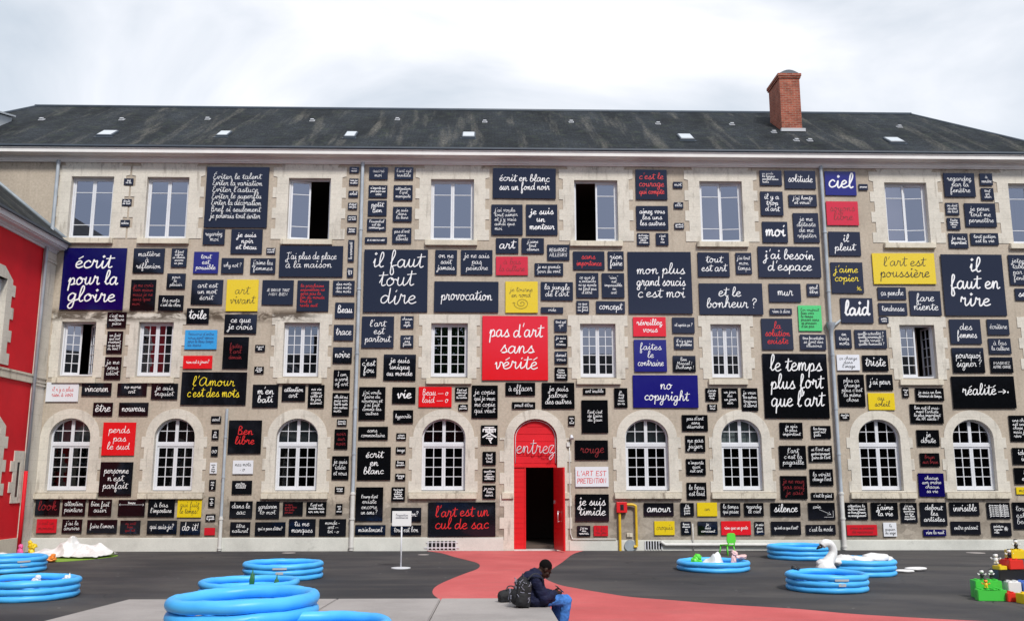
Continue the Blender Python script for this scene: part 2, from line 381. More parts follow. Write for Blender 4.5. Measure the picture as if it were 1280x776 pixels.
# ------------------------------------------------------------------ single-stroke handwriting
CUR = {  # letter: (advance, main stroke, extra strokes); x-height 1, ascenders 2, descenders -1
 'a': (1.15, [(.72,.88),(.42,1),(.1,.65),(.12,.15),(.4,0),(.7,.35),(.8,.95),(.8,.25),(.92,0),(1.1,.15)], []),
 'b': (1.05, [(.15,.4),(.55,1.5),(.5,2),(.28,1.9),(.2,1.2),(.2,.3),(.4,0),(.75,.15),(.85,.6),(.65,.9),(.95,.75)], []),
 'c': (.88, [(.75,.8),(.5,1),(.15,.7),(.12,.25),(.4,0),(.82,.15)], []),
 'd': (1.2, [(.72,.88),(.42,1),(.1,.65),(.12,.15),(.4,0),(.7,.35),(.85,1.2),(.86,2),(.84,.9),(.86,.2),(1,0),(1.15,.15)], []),
 'e': (.92, [(.1,.4),(.5,.55),(.7,.8),(.45,1),(.15,.7),(.15,.2),(.45,0),(.87,.2)], []),
 'f': (.95, [(.2,.4),(.55,1.4),(.55,1.9),(.38,2),(.28,1.5),(.3,0),(.3,-.8),(.5,-1),(.65,-.7),(.5,-.1),(.4,.05),(.9,.2)], []),
 'g': (1.1, [(.72,.88),(.42,1),(.1,.65),(.12,.15),(.4,0),(.7,.35),(.8,.95),(.78,0),(.7,-.8),(.4,-1),(.2,-.7),(.5,-.2),(1.05,.15)], []),
 'h': (1.15, [(.15,.4),(.5,1.5),(.45,2),(.28,1.9),(.2,1.2),(.18,0),(.25,.5),(.5,.98),(.75,.85),(.78,.3),(.9,0),(1.1,.15)], []),
 'i': (.66, [(.15,.5),(.3,1),(.28,.3),(.4,0),(.62,.15)], ['dot']),
 'j': (.7, [(.15,.5),(.35,1),(.33,0),(.25,-.8),(0,-1),(-.15,-.7),(.2,-.2),(.65,.15)], ['dot']),
 'k': (1.05, [(.15,.4),(.5,1.5),(.45,2),(.28,1.9),(.2,1.2),(.18,0),(.25,.5),(.6,.95),(.7,.7),(.35,.5),(.6,.1),(.8,0),(1,.15)], []),
 'l': (.7, [(.1,.3),(.5,1.3),(.5,1.9),(.32,2),(.2,1.4),(.2,.4),(.38,0),(.66,.15)], []),
 'm': (1.42, [(.08,.6),(.2,.95),(.22,0),(.3,.6),(.5,.98),(.62,.7),(.62,0),(.7,.6),(.9,.98),(1.05,.7),(1.05,.2),(1.18,0),(1.38,.15)], []),
 'n': (1.1, [(.08,.6),(.2,.95),(.22,0),(.32,.6),(.55,.98),(.72,.7),(.72,.2),(.85,0),(1.06,.15)], []),
 'o': (1.02, [(.65,.9),(.4,1),(.1,.65),(.15,.15),(.42,0),(.75,.35),(.7,.8),(.5,.95),(.6,.75),(.97,.8)], []),
 'p': (1.05, [(.1,.5),(.25,1),(.22,0),(.2,-.9),(.22,0),(.35,.7),(.6,1),(.82,.65),(.75,.15),(.45,0),(.6,.02),(1,.15)], []),
 'q': (1.15, [(.72,.88),(.42,1),(.1,.65),(.12,.15),(.4,0),(.7,.35),(.8,.95),(.78,0),(.76,-.95),(.8,-.2),(1.1,.15)], []),
 'r': (.95, [(.12,.5),(.2,1.1),(.38,.86),(.6,.95),(.6,.3),(.72,0),(.92,.15)], []),
 's': (.95, [(.1,.2),(.52,1.05),(.55,.75),(.78,.35),(.62,0),(.25,.02),(.6,.05),(.92,.15)], []),
 't': (.78, [(.12,.4),(.35,1.2),(.38,1.8),(.35,.8),(.35,.2),(.5,0),(.75,.15)], ['bar']),
 'u': (1.1, [(.12,.6),(.2,1),(.18,.3),(.35,0),(.6,.15),(.72,.6),(.75,1),(.73,.3),(.85,0),(1.06,.15)], []),
 'v': (1.0, [(.1,.7),(.22,.95),(.3,.3),(.42,0),(.65,.5),(.68,1),(.97,.85)], []),
 'w': (1.4, [(.1,.7),(.2,1),(.22,.3),(.4,0),(.6,.3),(.65,.9),(.66,.3),(.85,0),(1.08,.4),(1.08,1),(1.36,.85)], []),
 'x': (1.05, [(.1,.8),(.3,.95),(.5,.5),(.7,.05),(1,.15)], ['x']),
 'y': (1.1, [(.12,.6),(.2,1),(.18,.4),(.38,.1),(.65,.4),(.75,1),(.73,0),(.65,-.8),(.4,-1),(.2,-.7),(.5,-.2),(1.05,.15)], []),
 'z': (1.0, [(.1,.85),(.65,.95),(.15,.05),(.6,.1),(.68,-.4),(.35,-.8),(.2,-.5),(.95,.15)], []),
 'A': (1.75, [(1.1,1.5),(.65,1.75),(.15,1.1),(.18,.3),(.6,0),(1.05,.6),(1.2,1.6),(1.2,.4),(1.4,0),(1.7,.15)], []),
 'B': (1.35, [(.3,0),(.32,1.9),(.7,2),(.9,1.55),(.4,1.1),(.95,.85),(.95,.2),(.4,0),(.9,.02),(1.3,.15)], []),
 'D': (1.4, [(.4,1.9),(.35,.1),(.2,.0),(.8,.05),(1.15,.7),(1.0,1.6),(.4,1.95),(1.1,1.8)], []),
 'E': (1.15, [(.85,1.7),(.5,1.9),(.25,1.5),(.5,1.1),(.2,.7),(.2,.15),(.55,0),(1.1,.2)], []),
 'I': (.6, [(.1,1.8),(.3,1.9),(.3,.1),(.2,0),(.5,0)], []),
 'J': (1.1, [(.15,1.8),(.95,1.9),(.7,1.85),(.65,.4),(.5,-.6),(.2,-.9),(0,-.5),(.4,-.1),(1.05,.15)], []),
 'M': (1.7, [(.1,0),(.3,1.8),(.7,.5),(1.1,1.8),(1.25,.2),(1.6,.1)], []),
 'X': (1.2, [(.1,1.8),(1,0)], ['X']), 'V': (1.2, [(.1,1.8),(.5,0),(1,1.8)], []),
 '-': (.7, [], [[(.05,.55),(.6,.55)]]), '—': (1.9, [], [[(.05,.5),(1.8,.55)]]), "'": (.42, [], [[(.28,2.0),(.18,1.55)]]), '"': (.6, [], [[(.15,2),(.12,1.6)], [(.42,2),(.38,1.6)]]),
 '?': (.95, [], [[(.1,1.5),(.3,1.95),(.7,1.8),(.7,1.4),(.35,1),(.35,.55)], [(.34,.12),(.38,0)]]), '!': (.5, [], [[(.3,1.9),(.22,.6)], [(.2,.12),(.2,0)]]),
 '.': (.45, [], [[(.1,.42),(.25,.5),(.2,.35),(.1,.42)]]), ',': (.35, [], [[(.2,.05),(.1,-.25)]]), '>': (1.3, [], [[(-.2,.45),(1.0,.5)], [(.65,.85),(1.05,.5),(.65,.15)]]), '+': (.8, [], [[(.1,.5),(.7,.5)], [(.4,.9),(.4,.1)]]),
}
CAPS = {
 'A': (1.2, [[(0,0),(.5,1.6),(1,0)], [(.18,.55),(.82,.55)]]), 'B': (1.1, [[(0,0),(0,1.6),(.6,1.55),(.75,1.2),(.55,.85),(0,.82)], [(.55,.85),(.9,.5),(.7,.05),(0,0)]]), 'C': (1.1, [[(.9,1.35),(.5,1.6),(.1,1.2),(.1,.4),(.5,0),(.9,.25)]]),
 'D': (1.15, [[(0,0),(0,1.6),(.55,1.5),(.92,1.1),(.92,.5),(.55,.08),(0,0)]]), 'E': (1.0, [[(.8,1.6),(0,1.6),(0,0),(.8,0)], [(0,.82),(.65,.82)]]), 'G': (1.15, [[(.9,1.35),(.5,1.6),(.1,1.2),(.1,.4),(.5,0),(.9,.3),(.9,.75),(.55,.75)]]),
 'H': (1.1, [[(0,0),(0,1.6)], [(.85,0),(.85,1.6)], [(0,.8),(.85,.8)]]), 'I': (.4, [[(.1,0),(.1,1.6)]]), 'J': (.9, [[(.6,1.6),(.6,.3),(.35,0),(.05,.2)]]), 'L': (.95, [[(0,1.6),(0,0),(.75,0)]]),
 'M': (1.35, [[(0,0),(.05,1.6),(.55,.5),(1.05,1.6),(1.1,0)]]), 'N': (1.2, [[(0,0),(0,1.6),(.9,0),(.9,1.6)]]), 'O': (1.25, [[(.5,1.6),(.1,1.2),(.1,.4),(.5,0),(.95,.4),(.95,1.2),(.5,1.6)]]), 'P': (1.05, [[(0,0),(0,1.6),(.6,1.55),(.8,1.2),(.6,.8),(0,.75)]]),
 'R': (1.1, [[(0,0),(0,1.6),(.6,1.55),(.78,1.2),(.6,.85),(0,.8)], [(.4,.8),(.85,0)]]), 'S': (1.0, [[(.8,1.4),(.45,1.6),(.08,1.25),(.75,.5),(.55,.02),(.05,.2)]]), 'T': (1.05, [[(0,1.6),(.9,1.6)], [(.45,1.6),(.45,0)]]),
 'U': (1.1, [[(0,1.6),(0,.4),(.4,0),(.85,.4),(.85,1.6)]]), 'V': (1.1, [[(0,1.6),(.45,0),(.9,1.6)]]), 'X': (1.05, [[(0,1.6),(.85,0)], [(.85,1.6),(0,0)]]), 'Z': (1.05, [[(0,1.6),(.85,1.6),(0,0),(.85,0)]]),
 "'": (.35, [[(.15,1.6),(.1,1.25)]]), ' ': (.75, []),
}
ACC = {'é': ('e', [(.3,1.3),(.7,1.65)]), 'è': ('e', [(.2,1.65),(.6,1.3)]), 'ê': ('e', [(.1,1.3),(.4,1.65),(.7,1.3)]), 'à': ('a', [(.25,1.65),(.6,1.3)]), 'ç': ('c', [(.45,0),(.55,-.25),(.35,-.4)]),
       'î': ('i', [(.05,1.3),(.3,1.6),(.55,1.3)]), 'É': ('E', [(.5,2.1),(.85,2.4)]), 'ò': ('o', [(.25,1.65),(.6,1.3)]), 'â': ('a', [(.2,1.3),(.45,1.6),(.7,1.3)])}

def word_strokes(w, x0, rng, k):
    """one joined stroke for the letters of a word, then dots, bars and accents"""
    main, out, x = [], [], x0
    for ch in w:
        acc = None
        if ch in ACC: ch, acc = ACC[ch]
        if ch == 'œ': ch = 'o'
        if ch not in CUR: ch = CUR.get(ch.lower()) and ch.lower() or '-'
        adv, st, ex = CUR[ch]
        s = 1 + rng.uniform(-.07, .07); dy = rng.uniform(-.06, .06)
        T = lambda p: (x + p[0] * adv / max(adv, .01) , p[1] * s + dy)
        if ch in 'cadgqo' and main: out.append(catmull(main, k)); main = []
        main += [T(p) for p in st]
        if not st and main: out.append(catmull(main, k)); main = []
        for e in ex:
            if e == 'dot':
                if rng.random() < .55: out.append([T(p) for p in [(.28,1.5),(.2,1.62),(.3,1.75),(.42,1.62),(.3,1.5)]])
                else: out.append([T((.28,1.5)), T((.36,1.66))])
            elif e == 'bar': out.append([T((-.02,1.3)), T((.85,1.4))])
            elif e == 'x': out.append([T((.85,1)), T((.05,0))])
            elif e == 'X': out.append([T((1,1.8)), T((.1,0))])
            else: out.append(catmull([T(p) for p in e], k) if len(e) > 2 else [T(p) for p in e])
        if acc: out.append([T(p) for p in acc])
        x += adv
    if main: out.insert(0, catmull(main, k))
    return out, x

def layout(lines, w, h, al='c', k=3, seed=0):
    """strokes that fill a w x h box centred on 0,0; returns (strokes, unit)"""
    rng = random.Random(seed); rows = []
    caps = all(l.upper() == l for l in lines) and any(c.isalpha() and len(l) > 2 for l in lines for c in l)
    for l in lines:
        st, x = [], 0.0
        if caps:
            for ch in l:
                base = {'É': 'E', 'Ê': 'E'}.get(ch, ch)
                adv, ss = CAPS.get(base, CAPS[' '])
                for s_ in ss: st.append([(x + p[0], p[1] * (1 + rng.uniform(-.03, .03))) for p in s_])
                x += adv + .12
        else:
            for i, wd in enumerate(l.split(' ')):
                if i: x += .55
                s_, x = word_strokes(wd, x, rng, k); st += s_
        rows.append((st, max(x, .5)))
    pitch, top, bot = (2.5, 1.6, 0) if caps else (2.55, 1.95, .75)
    if len(rows) > 1 and not caps: pitch = 2.35
    n = len(rows); H = (n - 1) * pitch + top + bot; uh = h / H
    out = []; y = H / 2 - top; us = []
    # lines share one height but each is eased wider or narrower to sit in the plate, as a sign painter would
    base = min(uh, sorted(w / r[1] for r in rows)[(len(rows) - 1) // 2] * 1.12)
    for st, rw in rows:
        sx = min(w / rw, base * 1.22); sy = min(base, sx * 1.1); us.append((sx + sy) / 2)
        ox = -w / 2 / sx if al == 'l' else -rw / 2 + rng.uniform(-.08, .08) * (w / sx - rw)
        tilt = rng.uniform(-.012, .012)
        for s_ in st:
            out.append([((p[0] + ox + p[1] * .10) * sx, p[1] * sy + y * base + (p[0] + ox) * tilt * sy) for p in s_])
        y -= pitch
    return out, sum(us) / len(us)

def ribbons(bm, strokes, wd, y, dirx=1):
    """flat brush strokes in the x-z plane, each a hair in front of the one before"""
    d = 0.0
    for st in strokes:
        P = [Vector((p[0], p[1])) for p in st]
        Q = [P[0]]
        for p in P[1:]:
            if (p - Q[-1]).length > wd * .12: Q.append(p)
        if len(Q) < 2: Q = [P[0], P[0] + Vector((wd, 0))]
        n = len(Q); prev = None
        t0 = (Q[1] - Q[0]).normalized(); t1 = (Q[-1] - Q[-2]).normalized()
        Q[0] = Q[0] - t0 * wd * .35; Q[-1] = Q[-1] + t1 * wd * .35
        for i, p in enumerate(Q):
            a = (Q[i] - Q[max(i - 1, 0)]); b = (Q[min(i + 1, n - 1)] - Q[i])
            t = (a.normalized() + b.normalized())
            t = t.normalized() if t.length > .3 else (a if a.length > 0 else b).normalized()
            nrm = Vector((-t.y, t.x))
            hw = wd * .5 * (1.0 if 0 < i < n - 1 else .75)
            d += 1.2e-5
            va = bm.verts.new((p.x + nrm.x * hw, y - d, p.y + nrm.y * hw)); vb = bm.verts.new((p.x - nrm.x * hw, y - d, p.y - nrm.y * hw))
            if prev: bm.faces.new((prev[0], prev[1], vb, va))
            prev = (va, vb)

# ------------------------------------------------------------------ the ground
bm = bmesh.new()
for x, y in ((-160, -160), (160, -160), (160, 160), (-160, 160)): bm.verts.new((x, y, 0))
bm.faces.new(bm.verts[:]); struct(obj('ground', bm, M['asphalt']))
pl = [(-1.9, -.06), (-1.41, -.93), (-.99, -2.26), (-.57, -3.43), (-.33, -4.16), (-.24, -4.99), (-.3, -5.92), (-.53, -6.85), (-.78, -7.94), (-.99, -8.98), (-1.09, -9.78), (-1.09, -10.5), (-1.02, -11.08), (-.92, -11.55), (-.7, -13), (-.6, -15)]
pr = [(2.85, -.06), (2.4, -1.43), (1.91, -3.98), (1.5, -5.96), (1.23, -7.6), (1.23, -8.32), (1.43, -9.35), (1.72, -9.98), (2.23, -10.86), (2.62, -11.4), (3.27, -11.87), (4.01, -12.43), (5.15, -13.06), (5.88, -13.68), (7.39, -14.4), (10, -15.3)]
outline = catmull(pl, 4) + [(-.6, -24), (10, -24)] + catmull(pr, 4)[::-1]
bm = bmesh.new(); prism(bm, outline, [], -.02, .004, 'z'); struct(obj('red_path', bm, M['redpath']))
for k, (x, y_, r_, lab) in enumerate(((-5.9, -.75, .20, 'small pale round drain cover by the wall left of the tall downpipe'), (-1.9, -1.5, .16, 'small pale round drain cover near the cellar grating by the door'), (14.3, -1.2, .26, 'round drain cover by the wall at right, beyond the swan'))):
    bm = bmesh.new(); tube(bm, [(0, 0, .001), (0, 0, .008)], r_, 24); tube(bm, [(0, 0, .008), (0, 0, .011)], r_ * .82, 24)
    o = obj('drain_cover', bm, M['concrete']); o.location = (x, y_, 0); tag(o, lab, 'drain cover', 'drain covers in the yard')

# ------------------------------------------------------------------ main building
B = thing('main_building', 'long three-storey stone building with slate roof, its whole front covered in lettered plaques', 'building', (0, 0, 0))

TOPW = [(-13.53, -12.17), (-11.11, -9.76), (-6.56, -5.20), (-1.955, -.555), (2.71, 4.13), (6.82, 8.22), (12.94, 14.34), (17.07, 18.45)]
MIDW = [(-13.43, -12.36), (-11.04, -9.95), (-6.5, -5.38), (-1.875, -.715), (2.84, 3.97), (7.0, 7.985), (13.08, 14.21), (17.3, 18.4)]
GFW = [(-13.51, -12.26), (-10.31, -9.08), (-6.59, -5.3), (-2.11, -.76), (4.2, 5.55), (7.2, 8.47), (11.52, 12.84), (14.5, 15.8)]
DOOR = (.74, 2.08)
TZ = (9.69, 11.74); MZ = (5.30, 6.99); GZ = (1.80, 3.40, 3.98)

def arch(x0, x1, z0, zs, zt, n=18, e=0.0):
    cx, a, b = (x0 + x1) / 2, (x1 - x0) / 2 + e, zt - zs + e
    pts = [(x0 - e, z0)] + [(cx - a * math.cos(math.pi * i / n), zs + b * math.sin(math.pi * i / n)) for i in range(n + 1)] + [(x1 + e, z0)]
    return pts[::-1]
rect = lambda x0, x1, z0, z1, e=0: [(x0 - e, z0 - e), (x1 + e, z0 - e), (x1 + e, z1 + e), (x0 - e, z1 + e)]

holes = [rect(a, b, *TZ, .03) for a, b in TOPW] + [rect(a, b, *MZ, .03) for a, b in MIDW] + [arch(a, b, GZ[0] - .03, GZ[1], GZ[2], e=.03) for a, b in GFW]
holes.append(arch(DOOR[0], DOOR[1], .01, 3.38, 3.98, e=.03))
bm = bmesh.new()
prism(bm, rect(-20, 19, 0, 12.30), holes, 0, .32)
for x0, x1 in ((-20, -19.6), (18.6, 19)): box(bm, x0, x1, .32, 10, 0, 12.3)
box(bm, -20, 19, 10, 10.4, 0, 12.3)
obj('wall', bm, M['plaster'], B)
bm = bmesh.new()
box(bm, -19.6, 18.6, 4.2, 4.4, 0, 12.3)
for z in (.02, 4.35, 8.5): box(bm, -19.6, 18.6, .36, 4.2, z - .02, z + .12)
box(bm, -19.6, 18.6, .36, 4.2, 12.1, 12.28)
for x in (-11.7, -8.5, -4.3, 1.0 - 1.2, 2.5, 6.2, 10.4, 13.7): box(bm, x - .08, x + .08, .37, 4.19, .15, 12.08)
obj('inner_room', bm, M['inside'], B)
# plinth, broken by the doorway
bm = bmesh.new()
box(bm, -13.8, .42, -.045, .03, -.2, .40); box(bm, 2.43, 18.99, -.045, .03, -.2, .31)
bmesh.ops.bevel(bm, geom=[e for e in bm.edges if abs(e.verts[0].co.z - e.verts[1].co.z) < .01 and e.verts[0].co.z > .2 and e.verts[0].co.y < 0 and e.verts[1].co.y < 0], offset=.025, segments=2, affect='EDGES')
obj('plinth', bm, M['plinth'], B)
# cornice and gutter
prof = [(.0, 12.21), (-.07, 12.21), (-.08, 12.245), (-.105, 12.25), (-.11, 12.345), (-.15, 12.35), (-.155, 12.385), (-.36, 12.388), (-.37, 12.40), (-.46, 12.405), (-.47, 12.53), (-.50, 12.535), (-.50, 12.555), (0, 12.555)]
bm = bmesh.new(); prism(bm, prof, [], -20.2, 19.2, 'x'); obj('cornice', bm, M['cornice'], B)
gp = [(-.45, 12.56), (-.52, 12.56), (-.545, 12.585), (-.545, 12.64), (-.53, 12.64), (-.52, 12.59), (-.45, 12.58)]
bm = bmesh.new(); prism(bm, gp, [], -20.3, 19.3, 'x'); obj('gutter', bm, M['gutter'], B)
# roof, in a frame whose local y runs up the slope
EAVE = Vector((0, -.52, 12.60)); ang = math.atan2(3.6, 5.5)
RM = Matrix.Translation(EAVE) @ Matrix.Rotation(ang, 4, 'X'); RI = RM.inverted()
pts = [(-20.15, -.52, 12.6), (19.15, -.52, 12.6), (19.15, 10.5, 12.6), (-20.15, 10.5, 12.6), (-17.44, 4.98, 16.2), (16.41, 4.98, 16.2)]
bm = bmesh.new(); v = [bm.verts.new(RI @ Vector(p)) for p in pts]
for f in ((0, 1, 5, 4), (1, 2, 5), (2, 3, 4, 5), (3, 0, 4), (3, 2, 1, 0)): bm.faces.new([v[i] for i in f])
roof = obj('roof', bm, M['slate'], B); roof.matrix_world = RM
RL = lambda x, y: (x, (y + .52) / math.cos(ang))       # plan position -> roof-local position
bm = bmesh.new(); tube(bm, [RI @ Vector((-17.5, 4.98, 16.2)), RI @ Vector((16.45, 4.98, 16.2))], .07, 8)
for s in (0, 1): tube(bm, [RI @ Vector(pts[4 + s]), RI @ Vector(pts[s])], .05, 8)
o = obj('ridge_tiles', bm, M['gutter'], roof, True)
for x0, x1, y0, y1 in ((-13.1, -12.66, .6, 1.12), (-9.18, -8.86, .68, 1.18), (-4.92, -4.6, .68, 1.25), (-.96, -.58, .78, 1.32), (6.45, 6.86, .75, 1.32), (13.55, 14.0, .6, 1.1)):
    (a, b), (c, d) = RL(x0, y0), RL(x1, y1)
    bm = bmesh.new(); box(bm, a - .04, c + .04, b - .04, d + .04, -.03, .07); bmesh.ops.bevel(bm, geom=bm.edges[:], offset=.015, segments=1, affect='EDGES')
    box(bm, a - .08, c + .08, b - .14, b - .045, -.02, .02)
    s = obj('skylight', bm, M['gutter'], roof)
    bm = bmesh.new(); box(bm, a, c, b, d, .065, .082); obj('skylight_pane', bm, M['pane_white'], roof)
for x, y in ((-16.1, 2.8), (-13.3, 2.9), (-10.3, 3.1), (-6.5, 3.0), (-3.45, 3.3), (-.24, 3.05), (2.93, 3.15), (6.1, 3.0), (8.82, 3.0), (14.95, 2.85), (10.40, .80), (10.86, .80), (10.0, 1.9)):
    a, b = RL(x, y); bm = bmesh.new(); box(bm, a - .09, a + .09, b - .1, b + .12, -.02, .02)
    box(bm, a - .06, a + .06, b - .06, b + .06, .02, .08)
    obj('roof_vent', bm, M['lead'], roof)
# brick chimney on the slope
cx0, cx1, cy0, cy1 = 10.37, 11.10, 2.13, 3.4
bm = bmesh.new(); box(bm, cx0, cx1, cy0, cy1, 13.9, 16.35)
box(bm, cx0 - .035, cx1 + .035, cy0 - .035, cy1 + .035, 16.35, 16.42); box(bm, cx0 - .06, cx1 + .06, cy0 - .06, cy1 + .06, 16.42, 16.52)
ch = obj('chimney', bm, M['brick'], B)
bm = bmesh.new(); n = 14
hood = [(cx0 - .02 + (cx1 - cx0 + .04) * i / n, 16.52 + .15 * math.sin(math.pi * i / n)) for i in range(n + 1)]
prism(bm, hood, [], cy0 - .02, cy1 + .02); obj('chimney_cap', bm, M['gutter'], ch)
bm = bmesh.new(); box(bm, cx0 - .07, cx1 + .07, cy0 - .14, cy0 - .005, 14.28, 14.40)
obj('flashing', bm, M['lead'], ch)
# pale metal dormer box at the left end of the roof
bm = bmesh.new(); vs = box(bm, -18.6, -17.05, .9, 2.6, 13.3, 14.35)
for q in vs:
    if q.co.z > 14: q.co.z += (q.co.y - .9) * .25
box(bm, -18.7, -16.97, .8, 2.7, 14.36, 14.42)
for q in list(bm.verts)[-8:]: q.co.z += (q.co.y - .9) * .25 + .02
obj('metal_dormer', bm, M['pane_white'], B)

# stone dressings round the openings
def teeth(x0, x1, z0, z1, na, wi, th, start=1):
    """left and right toothed edges from z0 up to z1"""
    Lf, Rt = [], []; z, i = z0, start
    while z < z1 - .05:
        zz = min(z + th, z1); o_ = wi if i % 2 else na
        Lf += [(x0 - o_, z), (x0 - o_, zz)]; Rt += [(x1 + o_, z), (x1 + o_, zz)]
        z = zz; i += 1
    return Lf, Rt
def surround(w, opening, outer, sill=None, sy=-.12):
    bm = bmesh.new(); prism(bm, outer, [opening], -.02, .315)
    obj('stone_surround', bm, M['stone'], w)
    if sill:
        x0, x1, z0, z1 = sill
        bm = bmesh.new(); box(bm, x0, x1, sy, .30, z0, z1)
        for q in bm.verts:
            if q.co.z > z1 - .01 and q.co.y < 0: q.co.z -= .015
        bmesh.ops.bevel(bm, geom=bm.edges[:], offset=.012, segments=2, affect='EDGES')
        obj('sill', bm, M['sill'], w)

def leaf(fb, gb, x0, x1, z0, z1, vb, hb, hinge='l', a=0.0, yd=.19, st=.055):
    """one casement with its bars, swung inwards by a degrees"""
    fm, gm = bmesh.new(), bmesh.new()
    box(fm, x0, x0 + st, -.022, .022, z0, z1); box(fm, x1 - st, x1, -.022, .022, z0, z1)
    box(fm, x0 + st, x1 - st, -.022, .022, z0, z0 + st * 1.3); box(fm, x0 + st, x1 - st, -.022, .022, z1 - st, z1)
    for f in vb:
        x = x0 + st + (x1 - x0 - 2 * st) * f; box(fm, x - .012, x + .012, -.018, .018, z0 + st * 1.3, z1 - st)
    for f in hb:
        z = z0 + st * 1.3 + (z1 - z0 - st * 2.3) * f
        xs = [x0 + st] + [x0 + st + (x1 - x0 - 2 * st) * f_ for f_ in vb] + [x1 - st]
        for i in range(len(xs) - 1): box(fm, xs[i] + (.012 if i else 0), xs[i + 1] - (.012 if i < len(xs) - 2 else 0), -.016, .016, z - .011, z + .011)
    vs = [gm.verts.new(p) for p in ((x0 + st * .5, 0, z0 + st * .5), (x1 - st * .5, 0, z0 + st * .5), (x1 - st * .5, 0, z1 - st * .5), (x0 + st * .5, 0, z1 - st * .5))]
    gm.faces.new(vs)
    hx = x0 if hinge == 'l' else x1
    T = Matrix.Translation((hx, yd, 0)) @ Matrix.Rotation(R(a if hinge == 'l' else -a), 4, 'Z') @ Matrix.Translation((-hx, 0, 0))
    for s_, d_ in ((fm, fb), (gm, gb)):
        s_.transform(T); me = bpy.data.meshes.new('t'); s_.to_mesh(me); s_.free(); d_.from_mesh(me); bpy.data.meshes.remove(me)

def frame_rect(fb, x0, x1, z0, z1, t=.05, ya=.15, yb=.24):
    box(fb, x0, x0 + t, ya, yb, z0, z1); box(fb, x1 - t, x1, ya, yb, z0, z1)
    box(fb, x0 + t, x1 - t, ya, yb, z0, z0 + t); box(fb, x0 + t, x1 - t, ya, yb, z1 - t, z1)

def finish(fb, gb, glass):
    w = obj('window', fb, M['white'], B); obj('glass_pane', gb, glass, w); return w

# top floor
state_top = {2: (10, 88), 4: (86, 0), 5: (0, 7), 6: (0, 7)}
for i, (x0, x1) in enumerate(TOPW):
    z0, z1 = TZ; fb, gb = bmesh.new(), bmesh.new(); t = .045; xm = (x0 + x1) / 2
    frame_rect(fb, x0, x1, z0, z1, t)
    al, ar = state_top.get(i, (0, 0))
    leaf(fb, gb, x0 + t + .002, xm - .002, z0 + t + .002, z1 - t - .002, [], [.2, .79], 'l', al)
    leaf(fb, gb, xm + .002, x1 - t - .002, z0 + t + .002, z1 - t - .002, [], [.2, .79], 'r', ar)
    w = finish(fb, gb, M['glass_hi'])
    Lf, Rt = teeth(x0, x1, z0 + .005, z1 + .06, .37, .50, .345, 1)
    top = [(x1 + .50, z1 + .06), (x1 + .50, 12.10), (x1 + .20, 12.10), (x1 + .27, 12.245), (x0 - .27, 12.245), (x0 - .20, 12.10), (x0 - .50, 12.10), (x0 - .50, z1 + .06)]
    outer = Rt + top + Lf[::-1]
    surround(w, rect(x0, x1, z0 + .006, z1), outer, (x0 - .16, x1 + .12, z0 - .19, z0 + .003))
# first floor
state_mid = {0: (22, 50), 6: (0, 82)}
for i, (x0, x1) in enumerate(MIDW):
    z0, z1 = MZ; fb, gb = bmesh.new(), bmesh.new(); t = .045; xm = (x0 + x1) / 2
    frame_rect(fb, x0, x1, z0, z1, t); hb = [.2, .4, .6, .8]
    al, ar = state_mid.get(i, (0, 0))
    leaf(fb, gb, x0 + t + .002, xm - .002, z0 + t + .002, z1 - t - .002, [.5], hb, 'l', al)
    leaf(fb, gb, xm + .002, x1 - t - .002, z0 + t + .002, z1 - t - .002, [.5], hb, 'r', ar)
    w = finish(fb, gb, M['glass_mid'])
    Lf, Rt = teeth(x0, x1, z0 - .06, z1 - .02, .28, .385, .335, 0)
    outer = Rt + [(x1 + .385, z1 - .02), (x1 + .385, z1 + .27), (x0 - .385, z1 + .27), (x0 - .385, z1 - .02)] + Lf[::-1]
    if i == 0: outer = [(max(p[0], x0 - .30), p[1]) for p in outer]
    surround(w, rect(x0, x1, z0 - .055, z1), outer, (x0 - .13, x1 + .13, z0 - .25, z0 - .06), -.10)
